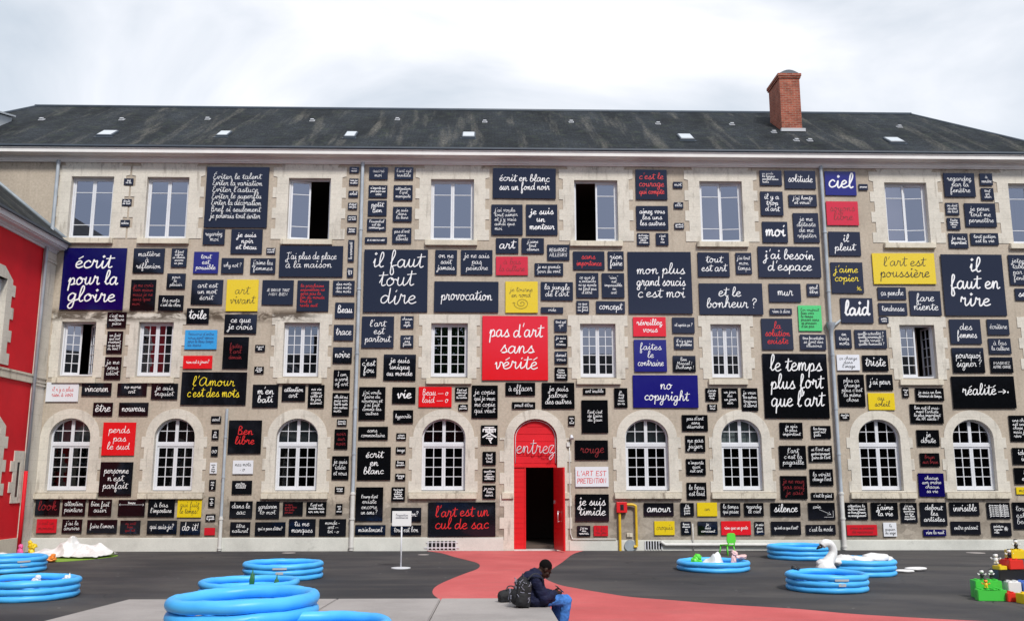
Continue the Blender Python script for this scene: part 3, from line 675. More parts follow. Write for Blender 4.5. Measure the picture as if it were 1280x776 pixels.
# ground floor: round-headed windows
blind = {0: 'blind_g', 1: 'blind_r', 2: 'blind_g', 3: 'blind_r', 4: 'blind_g', 5: 'blind_g'}
for i, (x0, x1) in enumerate(GFW):
    z0, zs, zt = GZ; fb, gb = bmesh.new(), bmesh.new(); t = .05; xm = (x0 + x1) / 2; tz = 3.18
    o_, i_ = arch(x0, x1, z0, zs, zt), arch(x0 + t, x1 - t, z0 + t, zs, zt - t)
    prism(fb, o_, [i_], .15, .24)
    box(fb, x0 + t + .001, x1 - t - .001, .145, .245, tz - .045, tz + .045)
    leaf(fb, gb, x0 + t + .002, xm - .002, z0 + t + .002, tz - .047, [.5], [.25, .5, .75], 'l', 0)
    leaf(fb, gb, xm + .002, x1 - t - .002, z0 + t + .002, tz - .047, [.5], [.25, .5, .75], 'r', 0)
    # fanlight: central post, glazing bars, curved pane
    zc = lambda x: zs + (zt - t - zs) * math.sqrt(max(0, 1 - ((x - xm) / ((x1 - x0) / 2 - t)) ** 2))
    box(fb, xm - .05, xm + .05, .165, .215, tz + .047, zt - t)
    for s in (-1, 1):
        x = xm + s * (.05 + (x1 - x0 - .2) / 4); box(fb, x - .012, x + .012, .175, .205, tz + .047, zc(x) + .01)
        q = sorted((xm + s * .052, xm + s * ((x1 - x0) / 2 - t)))
        zz = tz + .42; xe = xm + s * ((x1 - x0) / 2 - t) * (math.sqrt(max(0, 1 - ((zz - zs) / (zt - t - zs)) ** 2)) if zz > zs else 1)
        q = sorted((xm + s * .052, xe)); box(fb, q[0], q[1], .177, .203, zz - .011, zz + .011)
        q = sorted((xm + s * .05, xm + s * ((x1 - x0) / 2 - t))); box(fb, q[0] + .001, q[1] - .001, .168, .212, tz + .047, tz + .087)
    pl_ = arch(x0 + t * .6, x1 - t * .6, tz, zs, zt - t * .5)
    vs = [gb.verts.new((p[0], .19, p[1])) for p in pl_]; gb.faces.new(vs)
    w = finish(fb, gb, M['glass_lo'])
    e = .27; Lf, Rt = teeth(x0, x1, 1.735, zs + .02, .29, .385, .34, 1)
    n = 20; cx = xm
    arcp = [(cx + ((x1 - x0) / 2 + e) * math.cos(math.pi * k / n), zs + .02 + (zt - zs + e) * math.sin(math.pi * k / n)) for k in range(n + 1)]
    outer = Rt + arcp + Lf[::-1]
    if i == 0: outer = [(max(p[0], -13.8), p[1]) for p in outer]
    sx = (max(x0 - .37, -13.8), x1 + .36)
    surround(w, arch(x0, x1, z0 - .02, zs, zt), outer, (sx[0], sx[1], 1.54, 1.73))
    if i in blind:
        bm = bmesh.new(); box(bm, x0 + .02, x1 - .02, .34, .35, tz, zt); obj('blind', bm, M[blind[i]], w)

# doorway
x0, x1 = DOOR
Lf, Rt = teeth(x0, x1, -.02, 3.40, .30, .44, .335, 1)
n = 22; cx = (x0 + x1) / 2
arcp = [(cx + ((x1 - x0) / 2 + .27) * math.cos(math.pi * k / n), 3.40 + .87 * math.sin(math.pi * k / n)) for k in range(n + 1)]
bm = bmesh.new(); prism(bm, Rt + arcp + Lf[::-1], [arch(x0, x1, -.015, 3.38, 3.98)], -.022, .315)
obj('door_surround', bm, M['stone'], B)
for a_, b_ in ((x0 - .37, x0 - .01), (x1 + .01, x1 + .36)): obj('impost', bbox(a_, b_, -.085, 0, 1.54, 1.735, .012, 1), M['sill'], B)
bm = bmesh.new(); box(bm, x0 + .002, 2.08 - .002, -.10, .30, -.02, .035); obj('threshold', bm, M['whitepipe'], B)
# fixed red boarding and tympanum, horizontal boards
bm = bmesh.new(); z = .04
while z < 2.48: box(bm, x0 + .004, 1.07, .10, .15, z, min(z + .155, 2.49) - .008); z += .155
box(bm, x0 + .004, 1.07, .112, .145, .04, 2.49); box(bm, 1.07, 1.11, .08, .17, .04, 2.49); box(bm, x0 + .004, x1 - .004, .06, .18, 2.492, 2.56)
door = obj('door', bm, M['red'], B)
bm = bmesh.new(); ty = [(a, max(b, 2.562)) for a, b in arch(x0 + .004, x1 - .004, 2.562, 3.38, 3.976)]
prism(bm, ty, [], .13, .16)
z = 2.62
while z < 3.9:
    hw = .66 if z < 3.38 else .66 * math.sqrt(max(.02, 1 - ((z + .2 - 3.38) / .62) ** 2)) if z + .2 - 3.38 < .6 else .2
    box(bm, cx - hw + .01, cx + hw - .01, .118, .13, z, z + .21); z += .225
tym = obj('tympanum', bm, M['redwall'], B)
bm = bmesh.new(); st, u = layout(['entrez'], 1.22, .62, 'c', 5, 3)
for s_ in st: tube(bm, [(cx + .0 + p[0], .105 - .0008 * k, 3.06 + p[1]) for k, p in enumerate(s_)], .0115, 6)
obj('lettering', bm, M['white'], tym, True)
bm = bmesh.new(); ap = arch(x0 + .05, x1 - .05, 2.62, 3.38, 3.93, 24); tube(bm, [(p[0], .10, p[1]) for p in ap], .012, 6); obj('arch_line', bm, M['white'], tym, True)
# leaf swung open towards the yard
LM = Matrix.Translation((1.985, .02, 0)) @ Matrix.Rotation(R(-75.5), 4, 'Z')
bm = bmesh.new(); box(bm, 0, .93, -.025, .025, .045, 2.485)
z = .05
while z < 2.46: box(bm, .03, .90, -.034, -.025, z, min(z + .15, 2.48)); z += .157
bmesh.ops.bevel(bm, geom=bm.edges[:], offset=.003, segments=1, affect='EDGES'); bm.transform(LM)
lf = obj('door_leaf', bm, M['red'], B)
for hx, hz0, hz1 in ((.62, .86, 1.20),):
    for sy in (-1, 1):
        bm = bmesh.new(); y = sy * .10
        tube(bm, [(hx, y, hz0), (hx, y, hz1)], .014, 8); [tube(bm, [(hx, sy * .026, z_), (hx, y, z_)], .010, 6) for z_ in (hz0 + .03, hz1 - .03)]
        bm.transform(LM); obj('handle', bm, M['silver'], lf, True)
bm = bmesh.new(); box(bm, .05, .16, -.05, -.03, 1.40, 1.50); bm.transform(LM); obj('lock', bm, M['silver'], lf)

# rain pipes, conduit, gratings, gas pipe
def pipe(name, pts, r, m, brackets=()):
    bm = bmesh.new(); tube(bm, pts, r, 12)
    for z in brackets: tube(bm, [(pts[0][0], pts[0][1], z - .025), (pts[0][0], pts[0][1], z + .025)], r * 1.28, 12); box(bm, pts[0][0] - .02, pts[0][0] + .02, pts[0][1] + r * .5, .0, z - .02, z + .02)
    return obj(name, bm, m, B, True, 40)
y = -.115
for xx, zb, hop in ((-13.95, 9.72, 0), (-4.17, .02, 0), (10.83, .02, 7.0)):
    up = [(xx, y, 12.25)]
    if zb > 5: pipe('downpipe', up + [(xx, y, zb)], .055, M['pipe'], (12.16,))
    else:
        pipe('downpipe', up + [(xx, y, 1.72)], .055, M['pipe'], (12.16, 10.0, 8.05, 6.0, 4.3, 2.9))
        d = pipe('downpipe', [(xx, y, 1.75), (xx, y, zb)], .068, M['whitepipe'], (1.70, .95, .12))
        if hop:
            bm = bmesh.new(); tube(bm, [(xx, y, 6.62), (xx, y, 6.78), (xx, y - .01, 6.92), (xx, y - .01, 7.03)], [.06, .07, .13, .15], 14)
            tube(bm, [(xx + .06, y, 6.9), (xx + .34, -.06, 7.12)], .035, 10); obj('hopper', bm, M['pipe'], B, True, 40)
pipe('downpipe', [(-8.12, -.09, 4.27), (-8.12, -.09, 1.0)], .045, M['pipe'], (3.4, 2.2))
pipe('downpipe', [(-8.12, -.09, 1.03), (-8.12, -.09, .02)], .055, M['whitepipe'], (.95, .1))
bm = bmesh.new(); tube(bm, catmull([(2.46, -.03, 3.1), (2.46, -.03, .75), (2.47, -.03, .50), (2.52, -.03, .37), (2.62, -.065, .345), (3.86, -.065, .345)], 6), .016, 8)
obj('conduit', bm, M['whitepipe'], B, True)
bm = bmesh.new(); tube(bm, [(2.52, -.01, 3.46), (2.52, -.10, 3.44)], .03, 8); tube(bm, [(2.52, -.09, 3.47), (2.53, -.16, 3.36)], [.035, .06], 10); obj('door_lamp', bm, M['white'], B, True, 40)
bm = bbox(2.37, 2.47, -.07, -.025, 3.12, 3.26, .01); obj('cable_box', bm, M['whitepipe'], B)
for gx0, gx1, gz0, gz1, nb in ((-1.86, -1.02, .03, .29, 7), (4.74, 5.24, .04, .28, 6)):
    bm = bmesh.new(); box(bm, gx0, gx1, -.052, -.0455, gz0, gz1); g = obj('cellar_grating', bm, M['kplastic'], B)
    bm = bmesh.new()
    for k in range(nb + 1):
        x = gx0 + (gx1 - gx0) * k / nb; box(bm, x - .014, x + .014, -.075, -.052, gz0 - .01, gz1 + .01)
    if gx0 < 0: box(bm, gx0 - .12, gx1 + .1, -.070, -.058, gz0 + .05, gz0 + .08); box(bm, gx0 - .06, gx1 + .06, -.070, -.058, gz1 - .05, gz1 - .03)
    obj('grating_bars', bm, M['white'], g)
bm = bmesh.new(); tube(bm, [(5.20, -.12, .27), (5.34, -.12, .18), (10.4, -.12, .17)], .05, 12); obj('waste_pipe', bm, M['whitepipe'], B, True, 40)
bm = bmesh.new(); tube(bm, [(6.2, -.10, 0), (6.2, -.10, .80)], .016, 8); obj('thin_pole', bm, M['whitepipe'], B, True)
G = thing('gas_pipe', 'yellow gas pipes running into a small red wall box by the doorway', 'gas pipe', (3.98, 0, 0))
def kid(name, bm, m, p, **k):
    bm.transform(Matrix.Translation(-Vector(p.location))); return obj(name, bm, m, p, **k)
bm = bbox(3.87, 4.19, -.20, -.022, 1.13, 1.45, .015); box(bm, 3.97, 4.09, -.203, -.199, 1.2, 1.38); kid('box', bm, M['red'], G)
bm = bmesh.new(); box(bm, 3.975, 4.085, -.207, -.203, 1.205, 1.375); tube(bm, [(4.03, -.21, 1.23), (4.03, -.21, 1.35)], .012, 6); kid('box_window', bm, M['kplastic'], G)
bm = bmesh.new(); tube(bm, [(3.965, -.11, 1.14), (3.965, -.11, .0)], .042, 12); kid('pipe', bm, M['yellow'], G, smooth=True, angle=50)
bm = bmesh.new(); tube(bm, catmull([(4.19, -.11, 1.37), (4.36, -.11, 1.37), (4.44, -.11, 1.33), (4.47, -.11, 1.24), (4.47, -.11, .25)], 6) + [(4.47, -.11, .12)], .040, 12)
tube(bm, [(4.47, -.11, .12), (4.38, -.11, .12)], .045, 12); kid('pipe', bm, M['yellow'], G, smooth=True, angle=50)
bm = bmesh.new(); tube(bm, [(4.27, -.05, .15), (4.27, -.10, .15)], .17, 24); kid('meter_cover', bm, M['zinc'], G, smooth=True, angle=40)
bm = bbox(4.18, 4.36, -.06, -.02, .40, .52, .01); kid('warning_plate', bm, M['sill'], G)

# ------------------------------------------------------------------ red wing that closes the yard on the left
XW = -13.82
RW = thing('red_wing', 'red painted side wing with cream stone dressings and slate eaves at left edge', 'building', (XW, 0, 0))
def kw(name, bm, m, **k):
    bm.transform(Matrix.Translation((-XW, 0, 0))); return obj(name, bm, m, RW, **k)
wy = [-3.35, -7.4] + [-12.6 - 4.4 * k for k in range(6)]                       # window axes down the wing
wg = [-2.95] + wy[1:]                                          # ground-floor axes
hl = [[(y_ - .62, 5.35), (y_ + .62, 5.35), (y_ + .62, 7.75), (y_ - .62, 7.75)] for y_ in wy] + [[(y_ - .62, 1.7), (y_ + .62, 1.7), (y_ + .62, 3.6), (y_ - .62, 3.6)] for y_ in wg]
near = lambda l: l[0][0] > -9
bm = bmesh.new(); prism(bm, [(-9.9, 0), (-.80, 0), (-.80, 9.2), (-9.9, 9.2)], [l for l in hl if near(l)], XW, XW - .35, 'x'); kw('wall', bm, M['redwall'])
bm = bmesh.new(); prism(bm, [(-41, 0), (-9.9, 0), (-9.9, 9.2), (-41, 9.2)], [l for l in hl if not near(l)], XW, XW - .35, 'x'); kw('unseen_dark_wall', bm, M['dark_wall'])  # unseen stretch, made dark to cut red reflections in the main windows
bm = bmesh.new(); box(bm, XW - 7, XW - .4, -41, -.02, 0, 9.1); kw('inner_wall', bm, M['inside'])
bm = bmesh.new(); box(bm, XW - .3, XW + .04, -.79, -.004, 0, 9.13); box(bm, XW - .3, XW + .075, -.80, -.004, 8.80, 8.86); box(bm, XW - .3, XW + .06, -.80, -.004, 8.90, 8.93)
for z in (4.93, 5.03, 5.16): box(bm, XW - .3, XW + .075, -.80, -.004, z, z + .045)
kw('corner_pilaster', bm, M['stone'])
bm = bmesh.new(); box(bm, XW, XW + .05, -41, -.81, 4.97, 5.24); box(bm, XW, XW + .07, -41, -.81, 5.18, 5.24); box(bm, XW, XW + .05, -41, -.81, -.1, .45); kw('string_course', bm, M['sill'])
wp = [(XW - .3, 9.14), (XW + .05, 9.14), (XW + .07, 9.20), (XW + .11, 9.205), (XW + .12, 9.26), (XW + .30, 9.265), (XW + .31, 9.30), (XW + .36, 9.305), (XW + .37, 9.41), (XW + .40, 9.42), (XW + .40, 9.445), (XW - .3, 9.445)]
bm = bmesh.new(); prism(bm, wp, [], -41, -.03); kw('cornice', bm, M['white'])
bm = bmesh.new(); box(bm, XW + .33, XW + .47, -41, -.03, 9.45, 9.51); kw('gutter', bm, M['gutter'])
wa = math.atan2(1.68, 2.1); WM = Matrix.Translation((XW + .44, -20.5, 9.49)) @ Matrix.Rotation(R(90), 4, 'Z') @ Matrix.Rotation(wa, 4, 'X'); WI = WM.inverted()
wv = [(XW + .44, -41, 9.49), (XW + .44, -.03, 9.49), (XW - 4.6, -.03, 13.52), (XW - 4.6, -41, 13.52), (XW - 7.2, -.03, 9.49), (XW - 7.2, -41, 9.49)]
bm = bmesh.new(); v = [bm.verts.new(WI @ Vector(p)) for p in wv]
for f in ((0, 1, 2, 3), (3, 2, 4, 5), (1, 4, 2), (0, 3, 5), (0, 5, 4, 1)): bm.faces.new([v[i] for i in f])
wr = obj('roof', bm, M['slate'], RW); wr.matrix_basis = Matrix.Translation((-XW, 0, 0)) @ WM
bm = bmesh.new(); tube(bm, [(XW + .4, -.05, 9.57), (XW - 4.6, -.05, 13.58)], .06, 8); kw('roof_flashing', bm, M['zinc'], smooth=True)
bm = bmesh.new(); tube(bm, catmull([(XW + .10, -.82, 9.2), (XW + .10, -.82, 9.0)], 5) + [(XW + .10, -.82, 2.35)], .05, 12); kw('downpipe', bm, M['pipe'], smooth=True)
bm = bmesh.new(); tube(bm, [(XW + .10, -.82, 2.37), (XW + .10, -.82, .02)], .055, 12); kw('downpipe', bm, M['redwall'], smooth=True)
for k, y_ in enumerate(wy):
    for (a, b, y_) in ((5.35, 7.75, wy[k]), (1.7, 3.6, wg[k])):
        Lf, Rt = teeth(y_ - .62, y_ + .62, a - .02, b + .02, .28, .46, .33, 1)
        bm = bmesh.new(); prism(bm, Rt + [(y_ + .40, b + .34), (y_ - .40, b + .34)] + Lf[::-1], [[(y_ - .6, a), (y_ + .6, a), (y_ + .6, b), (y_ - .6, b)]], XW + .025, XW - .36, 'x'); kw('stone_surround', bm, M['stone'])
        bm = bmesh.new()
        for f in (-.6, -.03, .54): box(bm, XW - .22, XW - .15, y_ + f, y_ + f + .06, a, b)
        for z in (a, (a + b) / 2, b - .06): box(bm, XW - .215, XW - .155, y_ - .54, y_ + .54, z, z + .06)
        w = kw('window', bm, M['white'])
        bm = bmesh.new(); vs = [bm.verts.new((XW - .19 - XW, y_ + f, z)) for f, z in ((-.57, a + .03), (.57, a + .03), (.57, b - .03), (-.57, b - .03))]; bm.faces.new(vs); obj('glass_pane', bm, M['glass_mid'], w)
# slot in a toothed stone frame near the corner
bm = bmesh.new(); Lf, Rt = teeth(-1.25, -1.02, 1.45, 2.95, .17, .34, .30, 0)
prism(bm, [(min(p[0], -.84), p[1]) for p in Rt] + Lf[::-1], [[(-1.22, 1.62), (-1.05, 1.62), (-1.05, 2.62), (-1.22, 2.62)]], XW + .03, XW + .001, 'x'); kw('stone_surround', bm, M['stone'])
bm = bmesh.new(); box(bm, XW + .001, XW + .012, -1.22, -1.05, 1.62, 2.62); kw('slot_shade_panel', bm, M['kplastic'])  # flat black panel stands for the shade inside the slot

# the dark wing that closes the yard behind the viewpoint
OB = thing('opposite_building', 'dark plain building closing the far side of the yard, behind the viewpoint', 'building', (0, -44, 0))
bm = bmesh.new(); box(bm, -32, 60, -6, 0, 0, 9.8); obj('wall', bm, M['dark_wall'], OB)
bm = bmesh.new(); v = [bm.verts.new(p) for p in ((-32.4, .4, 9.8), (60.4, .4, 9.8), (60.4, -7, 9.8), (-32.4, -7, 9.8), (-30, -3, 12.4), (57, -3, 12.4))]
for f in ((0, 1, 5, 4), (1, 2, 5), (2, 3, 4, 5), (3, 0, 4), (3, 2, 1, 0)): bm.faces.new([v[i] for i in f])
obj('roof', bm, M['slate'], OB)
for x in range(-28, 34, 5):
    bm = bmesh.new(); box(bm, x - .6, x + .6, 0.0, .05, 4.8, 6.8); obj('window', bm, M['kplastic'], OB)
for x in (-14, 6.5):
    bm = bmesh.new(); box(bm, x - .5, x + .5, -2.9, -2.2, 11.2, 13.8); obj('chimney', bm, M['dark_wall'], OB)

PLAQUES = [
(-4.456, 12.018, 0.3, 0.204, 'k', 'nous|aussi', '', 'topmost of six tiny black plaques stacked left of the grey downpipe'),
(-2.839, 11.913, 0.606, 0.413, 'k', "l'art est|inutile", '', 'small black plaque reading "l\'art est inutile" in white script'),
(-3.663, 11.907, 0.605, 0.413, 'k', 'sacré|moi', '', 'small black plaque reading "sacré moi" in white script'),
(16.34, 11.858, 0.427, 0.406, 'k', 'à|vendre', '', 'upper of two small black plaques right of the "regardez par la" plaque'),
(9.183, 11.851, 0.725, 0.511, 'k', 'on parle|la langue|parlée dans|mots', 'al=l', 'small black plaque of fine white writing just left of the "solitude" plaque'),
(10.15, 11.796, 1.024, 0.618, 'k', 'solitude', 'b=1.2', 'medium black plaque reading "solitude" in white script'),
(11.48, 11.684, 1.03, 0.82, 'b', 'ciel', 'b=1.4', 'medium blue plaque reading "ciel" in white script'),
(15.432, 11.659, 1.036, 0.814, 'k', 'regardez|par la|fenêtre', '', 'medium black plaque reading "regardez par la fenêtre" in white script'),
(-4.454, 11.614, 0.295, 0.22, 'k', 'rien ne|va plus', '', 'second from top of six tiny black plaques left of the grey downpipe'),
(1.083, 11.602, 2.053, 1.021, 'k', 'écrit en blanc|sur un fond noir', 'b=1.3', 'large black plaque reading "écrit en blanc sur un fond" in white script'),
(5.239, 11.593, 1.031, 1.02, 'kr', "c'est le|courage|qui compte", 'b=1.2', 'medium black plaque reading "c\'est le courage qui compte" in red script'),
(6.107, 11.589, 0.309, 0.214, 'k', 'mot', '', 'topmost of three tiny black plaques right of the red-lettered "courage" plaque'),
(-11.691, 11.564, 0.3, 0.215, 'k', 'qui|va là', '', 'top tiny black plaque between the two leftmost upper windows'),
(12.228, 11.564, 0.299, 0.206, 'k', 'personne', '', 'tiny black plaque of fine white writing just right of the "ciel" plaque'),
(16.339, 11.354, 0.418, 0.412, 'k', 'tout|est|clair', '', 'lower of two small black plaques right of the "regardez par la" plaque'),
(-3.664, 11.296, 0.603, 0.418, 'k', "n'importe qui|peut avoir une|idée", '', 'small black plaque of fine white writing just above the "petit" plaque'),
(-2.851, 11.254, 0.615, 0.515, 'k', "attention|l'art|manipule", '', 'small black plaque reading "attention l\'art manipule" in white script'),
(-4.459, 11.206, 0.307, 0.215, 'k', 'soleil', '', 'third from top of six tiny black plaques left of the grey downpipe'),
(10.194, 11.083, 0.925, 0.409, 'k', "j'ai honte|et vous?", 'b=1.4', 'small black plaque reading "j\'ai honte et vous?" in white script'),
(-8.196, 11.069, 2.005, 2.027, 'k', "Éviter le talent|Éviter la variation|Éviter l'astuce|Éviter le superflu|Éviter la décoration|Bref si seulement|je pouvais tout éviter", 'al=l', 'huge black plaque reading "Éviter le talent Éviter la variation" in white script'),
(9.172, 10.98, 0.737, 0.82, 'k', "il y a|trop|d'art", 'b=1.3', 'medium black plaque reading "il y a trop d\'art" in white script'),
(6.109, 10.896, 0.307, 0.212, 'k', 'elle', '', 'tiny black plaque in the middle of three right of the "aimez vous les" plaque'),
(-11.702, 10.869, 0.303, 0.226, 'k', 'doute|de tout', '', 'middle tiny black plaque between the two leftmost upper windows'),
(15.125, 10.843, 0.445, 0.413, 'k', 'on doit|douter|de tout', 'b=1.2', 'small black plaque reading "on doit douter de tout" in white script'),
(-4.467, 10.8, 0.298, 0.218, 'k', 'il était|une fois', '', 'fourth from top of six tiny black plaques left of the grey downpipe'),
(-3.671, 10.736, 0.605, 0.516, 'k', 'petit|Ben', 'b=1.3', 'small black plaque reading "petit" in white script'),
(11.476, 10.665, 1.048, 0.81, 'rk', 'soyons|libre', 'b=.8', 'medium red plaque reading "soyons libre" in black script'),
(16.039, 10.637, 1.031, 0.804, 'k', 'je peux|tout me|permettre', '', 'medium black plaque reading "je peux tout me permettre" in white script'),
(-2.858, 10.537, 0.609, 0.498, 'k', 'je suis|dans|la lune', 'b=1.2', 'small black plaque reading "je suis dans la lune" in white script'),
(5.235, 10.468, 1.037, 0.808, 'k', 'aimez vous|les uns|les autres', 'b=1.3', 'medium black plaque reading "aimez vous les uns les autres" in white script'),
(-4.472, 10.39, 0.301, 0.209, 'k', 'encore|un mot', '', 'fifth from top of six tiny black plaques left of the grey downpipe'),
(1.644, 10.381, 1.018, 1.024, 'k', 'je suis|un|menteur', 'b=1.5', 'medium black plaque reading "je suis un menteur" in white script'),
(0.519, 10.375, 1.012, 1.018, 'k', "j'ai voulu|tout aimer|et j'y vais|ainsi que|moi", 'al=l', 'medium black plaque reading "j\'ai voulu tout aimer et j\'y" in white script'),
(15.127, 10.338, 0.435, 0.402, 'k', "l'autre|regarde|comme|moi", '', 'small black plaque of fine white writing just below the "on doit douter" plaque'),
(6.111, 10.205, 0.314, 0.202, 'k', 'partout|la mort', '', 'lowest of three tiny black plaques right of the "aimez vous les" plaque'),
(-11.703, 10.177, 0.297, 0.219, 'k', 'adieu', '', 'bottom tiny black plaque between the two leftmost upper windows'),
(-3.679, 10.176, 0.607, 0.413, 'k', "l'essentiel|est de|communiquer", '', 'small black plaque of fine white writing just below the "petit" plaque'),
(10.257, 10.169, 0.838, 0.994, 'k', 'je me|déteste|de me|répéter', '', 'medium black plaque reading "je me déteste de me répéter" in white script'),
(9.227, 10.017, 0.827, 0.702, 'k', 'moi', 'b=1.6', 'medium black plaque reading "moi" in white script'),
(-4.468, 9.983, 0.301, 0.204, 'k', 'temps|perdu', '', 'lowest of six tiny black plaques stacked left of the grey downpipe'),
(16.101, 9.827, 0.918, 0.404, 'k', 'tout action|est la vie', 'b=1.3', 'small black plaque reading "tout action est la vie" in white script'),
(-2.861, 9.825, 0.61, 0.515, 'k', "pas d'art|sans|liberté", 'b=1.2', 'small black plaque reading "pas d\'art sans liberté" in white script'),
(15.232, 9.767, 0.636, 0.496, 'k', 'je suis|important', 'b=1.5', 'small black plaque reading "je suis important" in white script'),
(5.541, 9.757, 0.407, 0.409, 'k', "c'est|la|vie", '', 'right one of two small black plaques just below the "aimez vous les" plaque'),
(4.927, 9.753, 0.406, 0.409, 'k', "de l'ordre|sur cette|place|ici même", '', 'left one of two small black plaques just below the "aimez vous les" plaque'),
(-8.857, 9.742, 0.691, 0.504, 'k', 'regardez|moi', '', 'small black plaque reading "regardez moi" in white script'),
(-3.685, 9.665, 0.709, 0.203, 'k', 'JE NE SUIS PAS MORT', '', 'long low black plaque of white capitals just above the "il faut tout" plaque'),
(11.484, 9.643, 1.042, 0.804, 'k', 'il|pleut', 'b=1.2', 'medium black plaque reading "il pleut" in white script'),
(-7.806, 9.598, 0.998, 0.804, 'k', 'je suis|noir|et beau', 'b=1.5', 'medium black plaque reading "je suis noir et beau" in white script'),
(1.35, 9.511, 0.718, 0.515, 'k', "j'aime|tout|clamer", 'b=1.3', 'small black plaque reading "j\'aime tout clamer" in white script'),
(0.526, 9.51, 0.721, 0.506, 'k', 'art', 'b=1.2', 'small black plaque reading "art" in white script'),
(-4.471, 9.317, 0.196, 0.713, 'k', 'la nouveauté', 'rot', 'tall narrow black plaque with white writing turned sideways left of the downpipe'),
(2.171, 9.3, 0.718, 0.514, 'k', 'REGARDEZ|AILLEURS', 'b=1.3', 'small black plaque reading "REGARDEZ AILLEURS" in white capitals'),
(-7.023, 9.294, 0.29, 0.201, 'k', 'mon œil|ouvert', '', 'tiny black plaque of fine white writing just right of the "je suis noir" plaque'),
(-9.915, 9.055, 0.494, 0.61, 'k', 'il faut|suivre|ce chemin|encore|un peu', '', 'small black plaque of fine white writing just above the "pour le plaisir" plaque'),
(4.022, 9.042, 0.513, 0.604, 'k', 'rien|faire', 'b=1.2', 'small black plaque reading "rien faire" in white script'),
(3.15, 9.037, 1.012, 0.603, 'kr', 'sans|importance', 'b=1.3', 'medium black plaque reading "sans importance" in red script'),
(9.64, 9.024, 2.029, 1.021, 'k', "j'ai besoin|d'espace", 'b=1.2', 'large black plaque reading "j\'ai besoin d\'espace" in white script'),
(8.155, 8.97, 0.516, 0.705, 'k', "j'ai tout|mon|temps", '', 'small black plaque reading "j\'ai tout mon temps" in white script'),
(-5.729, 8.96, 2.015, 1.013, 'k', "J'ai plus de place|à la maison", 'al=l', 'large black plaque reading "J\'ai plus de place à la" in white script'),
(-0.45, 8.957, 1.01, 0.811, 'k', 'je ne sais|pas|peindre', '', 'medium black plaque reading "je ne sais pas peindre" in white script'),
(-1.431, 8.956, 0.696, 0.802, 'k', 'on ne|sait|jamais', 'b=1.1', 'medium black plaque reading "on ne sait jamais" in white script'),
(-10.865, 8.954, 0.977, 0.8, 'k', 'matière|à|réflexion', 'b=1.1', 'medium black plaque reading "matière à réflexion" in white script'),
(7.179, 8.927, 1.026, 0.803, 'k', 'tout|est art', 'b=1.1', 'medium black plaque reading "tout est art" in white script'),
(-9.056, 8.901, 0.786, 0.707, 'b', 'tout|est|possible', 'b=1.3', 'medium blue plaque reading "tout est possible" in white script'),
(0.677, 8.846, 1.027, 0.617, 'rk', 'à bas|la culture', 'b=.8', 'medium red plaque reading "à bas la culture" in black script'),
(13.365, 8.824, 2.034, 1.022, 'y', "l'art est|poussière", 'b=.9', 'large yellow plaque reading "l\'art est poussière" in black script'),
(17.315, 8.804, 1.009, 1.0, 'k', 'jetez la|table|par la|fenêtre', 'al=l', 'black plaque cut by the right edge, beside the top of "il faut en rire"'),
(-8.214, 8.803, 0.704, 0.502, 'k', 'why not ?', '', 'small black plaque reading "why not" in white script'),
(-7.252, 8.8, 0.792, 0.503, 'k', "j'aime les|femmes", '', 'small black plaque reading "j\'aime les femmes" in white script'),
(1.865, 8.737, 0.916, 0.411, 'k', 'je me prends|pour du vent', '', 'small black plaque reading "je me prends pour du vent" in white script'),
(-4.478, 8.605, 0.199, 0.302, 'k', 'petit|mot', 'rot', 'tiny upright black plaque under the sideways-written one left of the downpipe'),
(11.493, 8.516, 1.039, 1.017, 'ky', "j'aime|copier", 'ax=.1,.1,.85,.7;b=1.1', 'medium black plaque reading "j\'aime copier" in yellow script'),
(-12.558, 8.359, 1.974, 2.0, 'd', 'écrit|pour la|gloire', 'b=1.25;ax=.1,.1,.9,.95', 'huge dark blue plaque reading "écrit pour la gloire" in white script'),
(-3.024, 8.343, 2.028, 2.031, 'k', 'il faut|tout|dire', 'ax=.12,.04,.93,.96;b=.85', 'huge black plaque reading "il faut tout dire" in white script'),
(5.424, 8.325, 2.043, 2.019, 'k', "mon plus|grand soucis|c'est moi", 'ax=.13,.2,.9,.8;b=1.1', 'huge black plaque reading "mon plus grand soucis c\'est moi" in white script'),
(15.598, 8.3, 2.015, 2.014, 'k', 'il|faut en|rire', 'b=1.25;ax=.1,.05,.92,.93', 'huge black plaque reading "il faut en rire" in white script'),
(-9.96, 8.293, 0.586, 0.498, 'k', 'pour|le|plaisir', '', 'small black plaque reading "pour le plaisir" in white script'),
(3.092, 8.225, 0.714, 0.814, 'k', "ce que je|n'entends|ni ne monte|ne finit pas|d'être", '', 'medium black plaque of fine white writing just right of the "la jungle de" plaque'),
(3.917, 8.223, 0.719, 0.802, 'k', '"rien"|est|impossible|en|art', 'b=1.2', 'medium black plaque reading "rien est impossible en art" in white script'),
(10.366, 8.107, 0.41, 0.411, 'k', 'seul|être', 'b=1.4', 'small black plaque reading "seul être" in white script'),
(-4.666, 8.097, 0.685, 0.483, 'k', 'des mots|des mots|des mots', '', 'small black plaque reading "des mots des mots des mots" in white script'),
(2.116, 8.028, 1.024, 0.599, 'k', "la jungle|de l'art", 'b=1.1', 'medium black plaque reading "la jungle de l\'art" in white script'),
(12.911, 8.008, 0.924, 0.403, 'k', 'ça penche', 'b=1.2', 'small black plaque reading "ça penche" in white script'),
(9.443, 8.008, 1.028, 0.599, 'k', 'mur', 'b=1.1;ax=.25,.2,.75,.8', 'medium black plaque reading "mur" in white script'),
(17.331, 7.994, 0.807, 0.392, 'k', 'seule', 'b=1.3', 'low black plaque cut by the right edge, beside the foot of "il faut en rire"'),
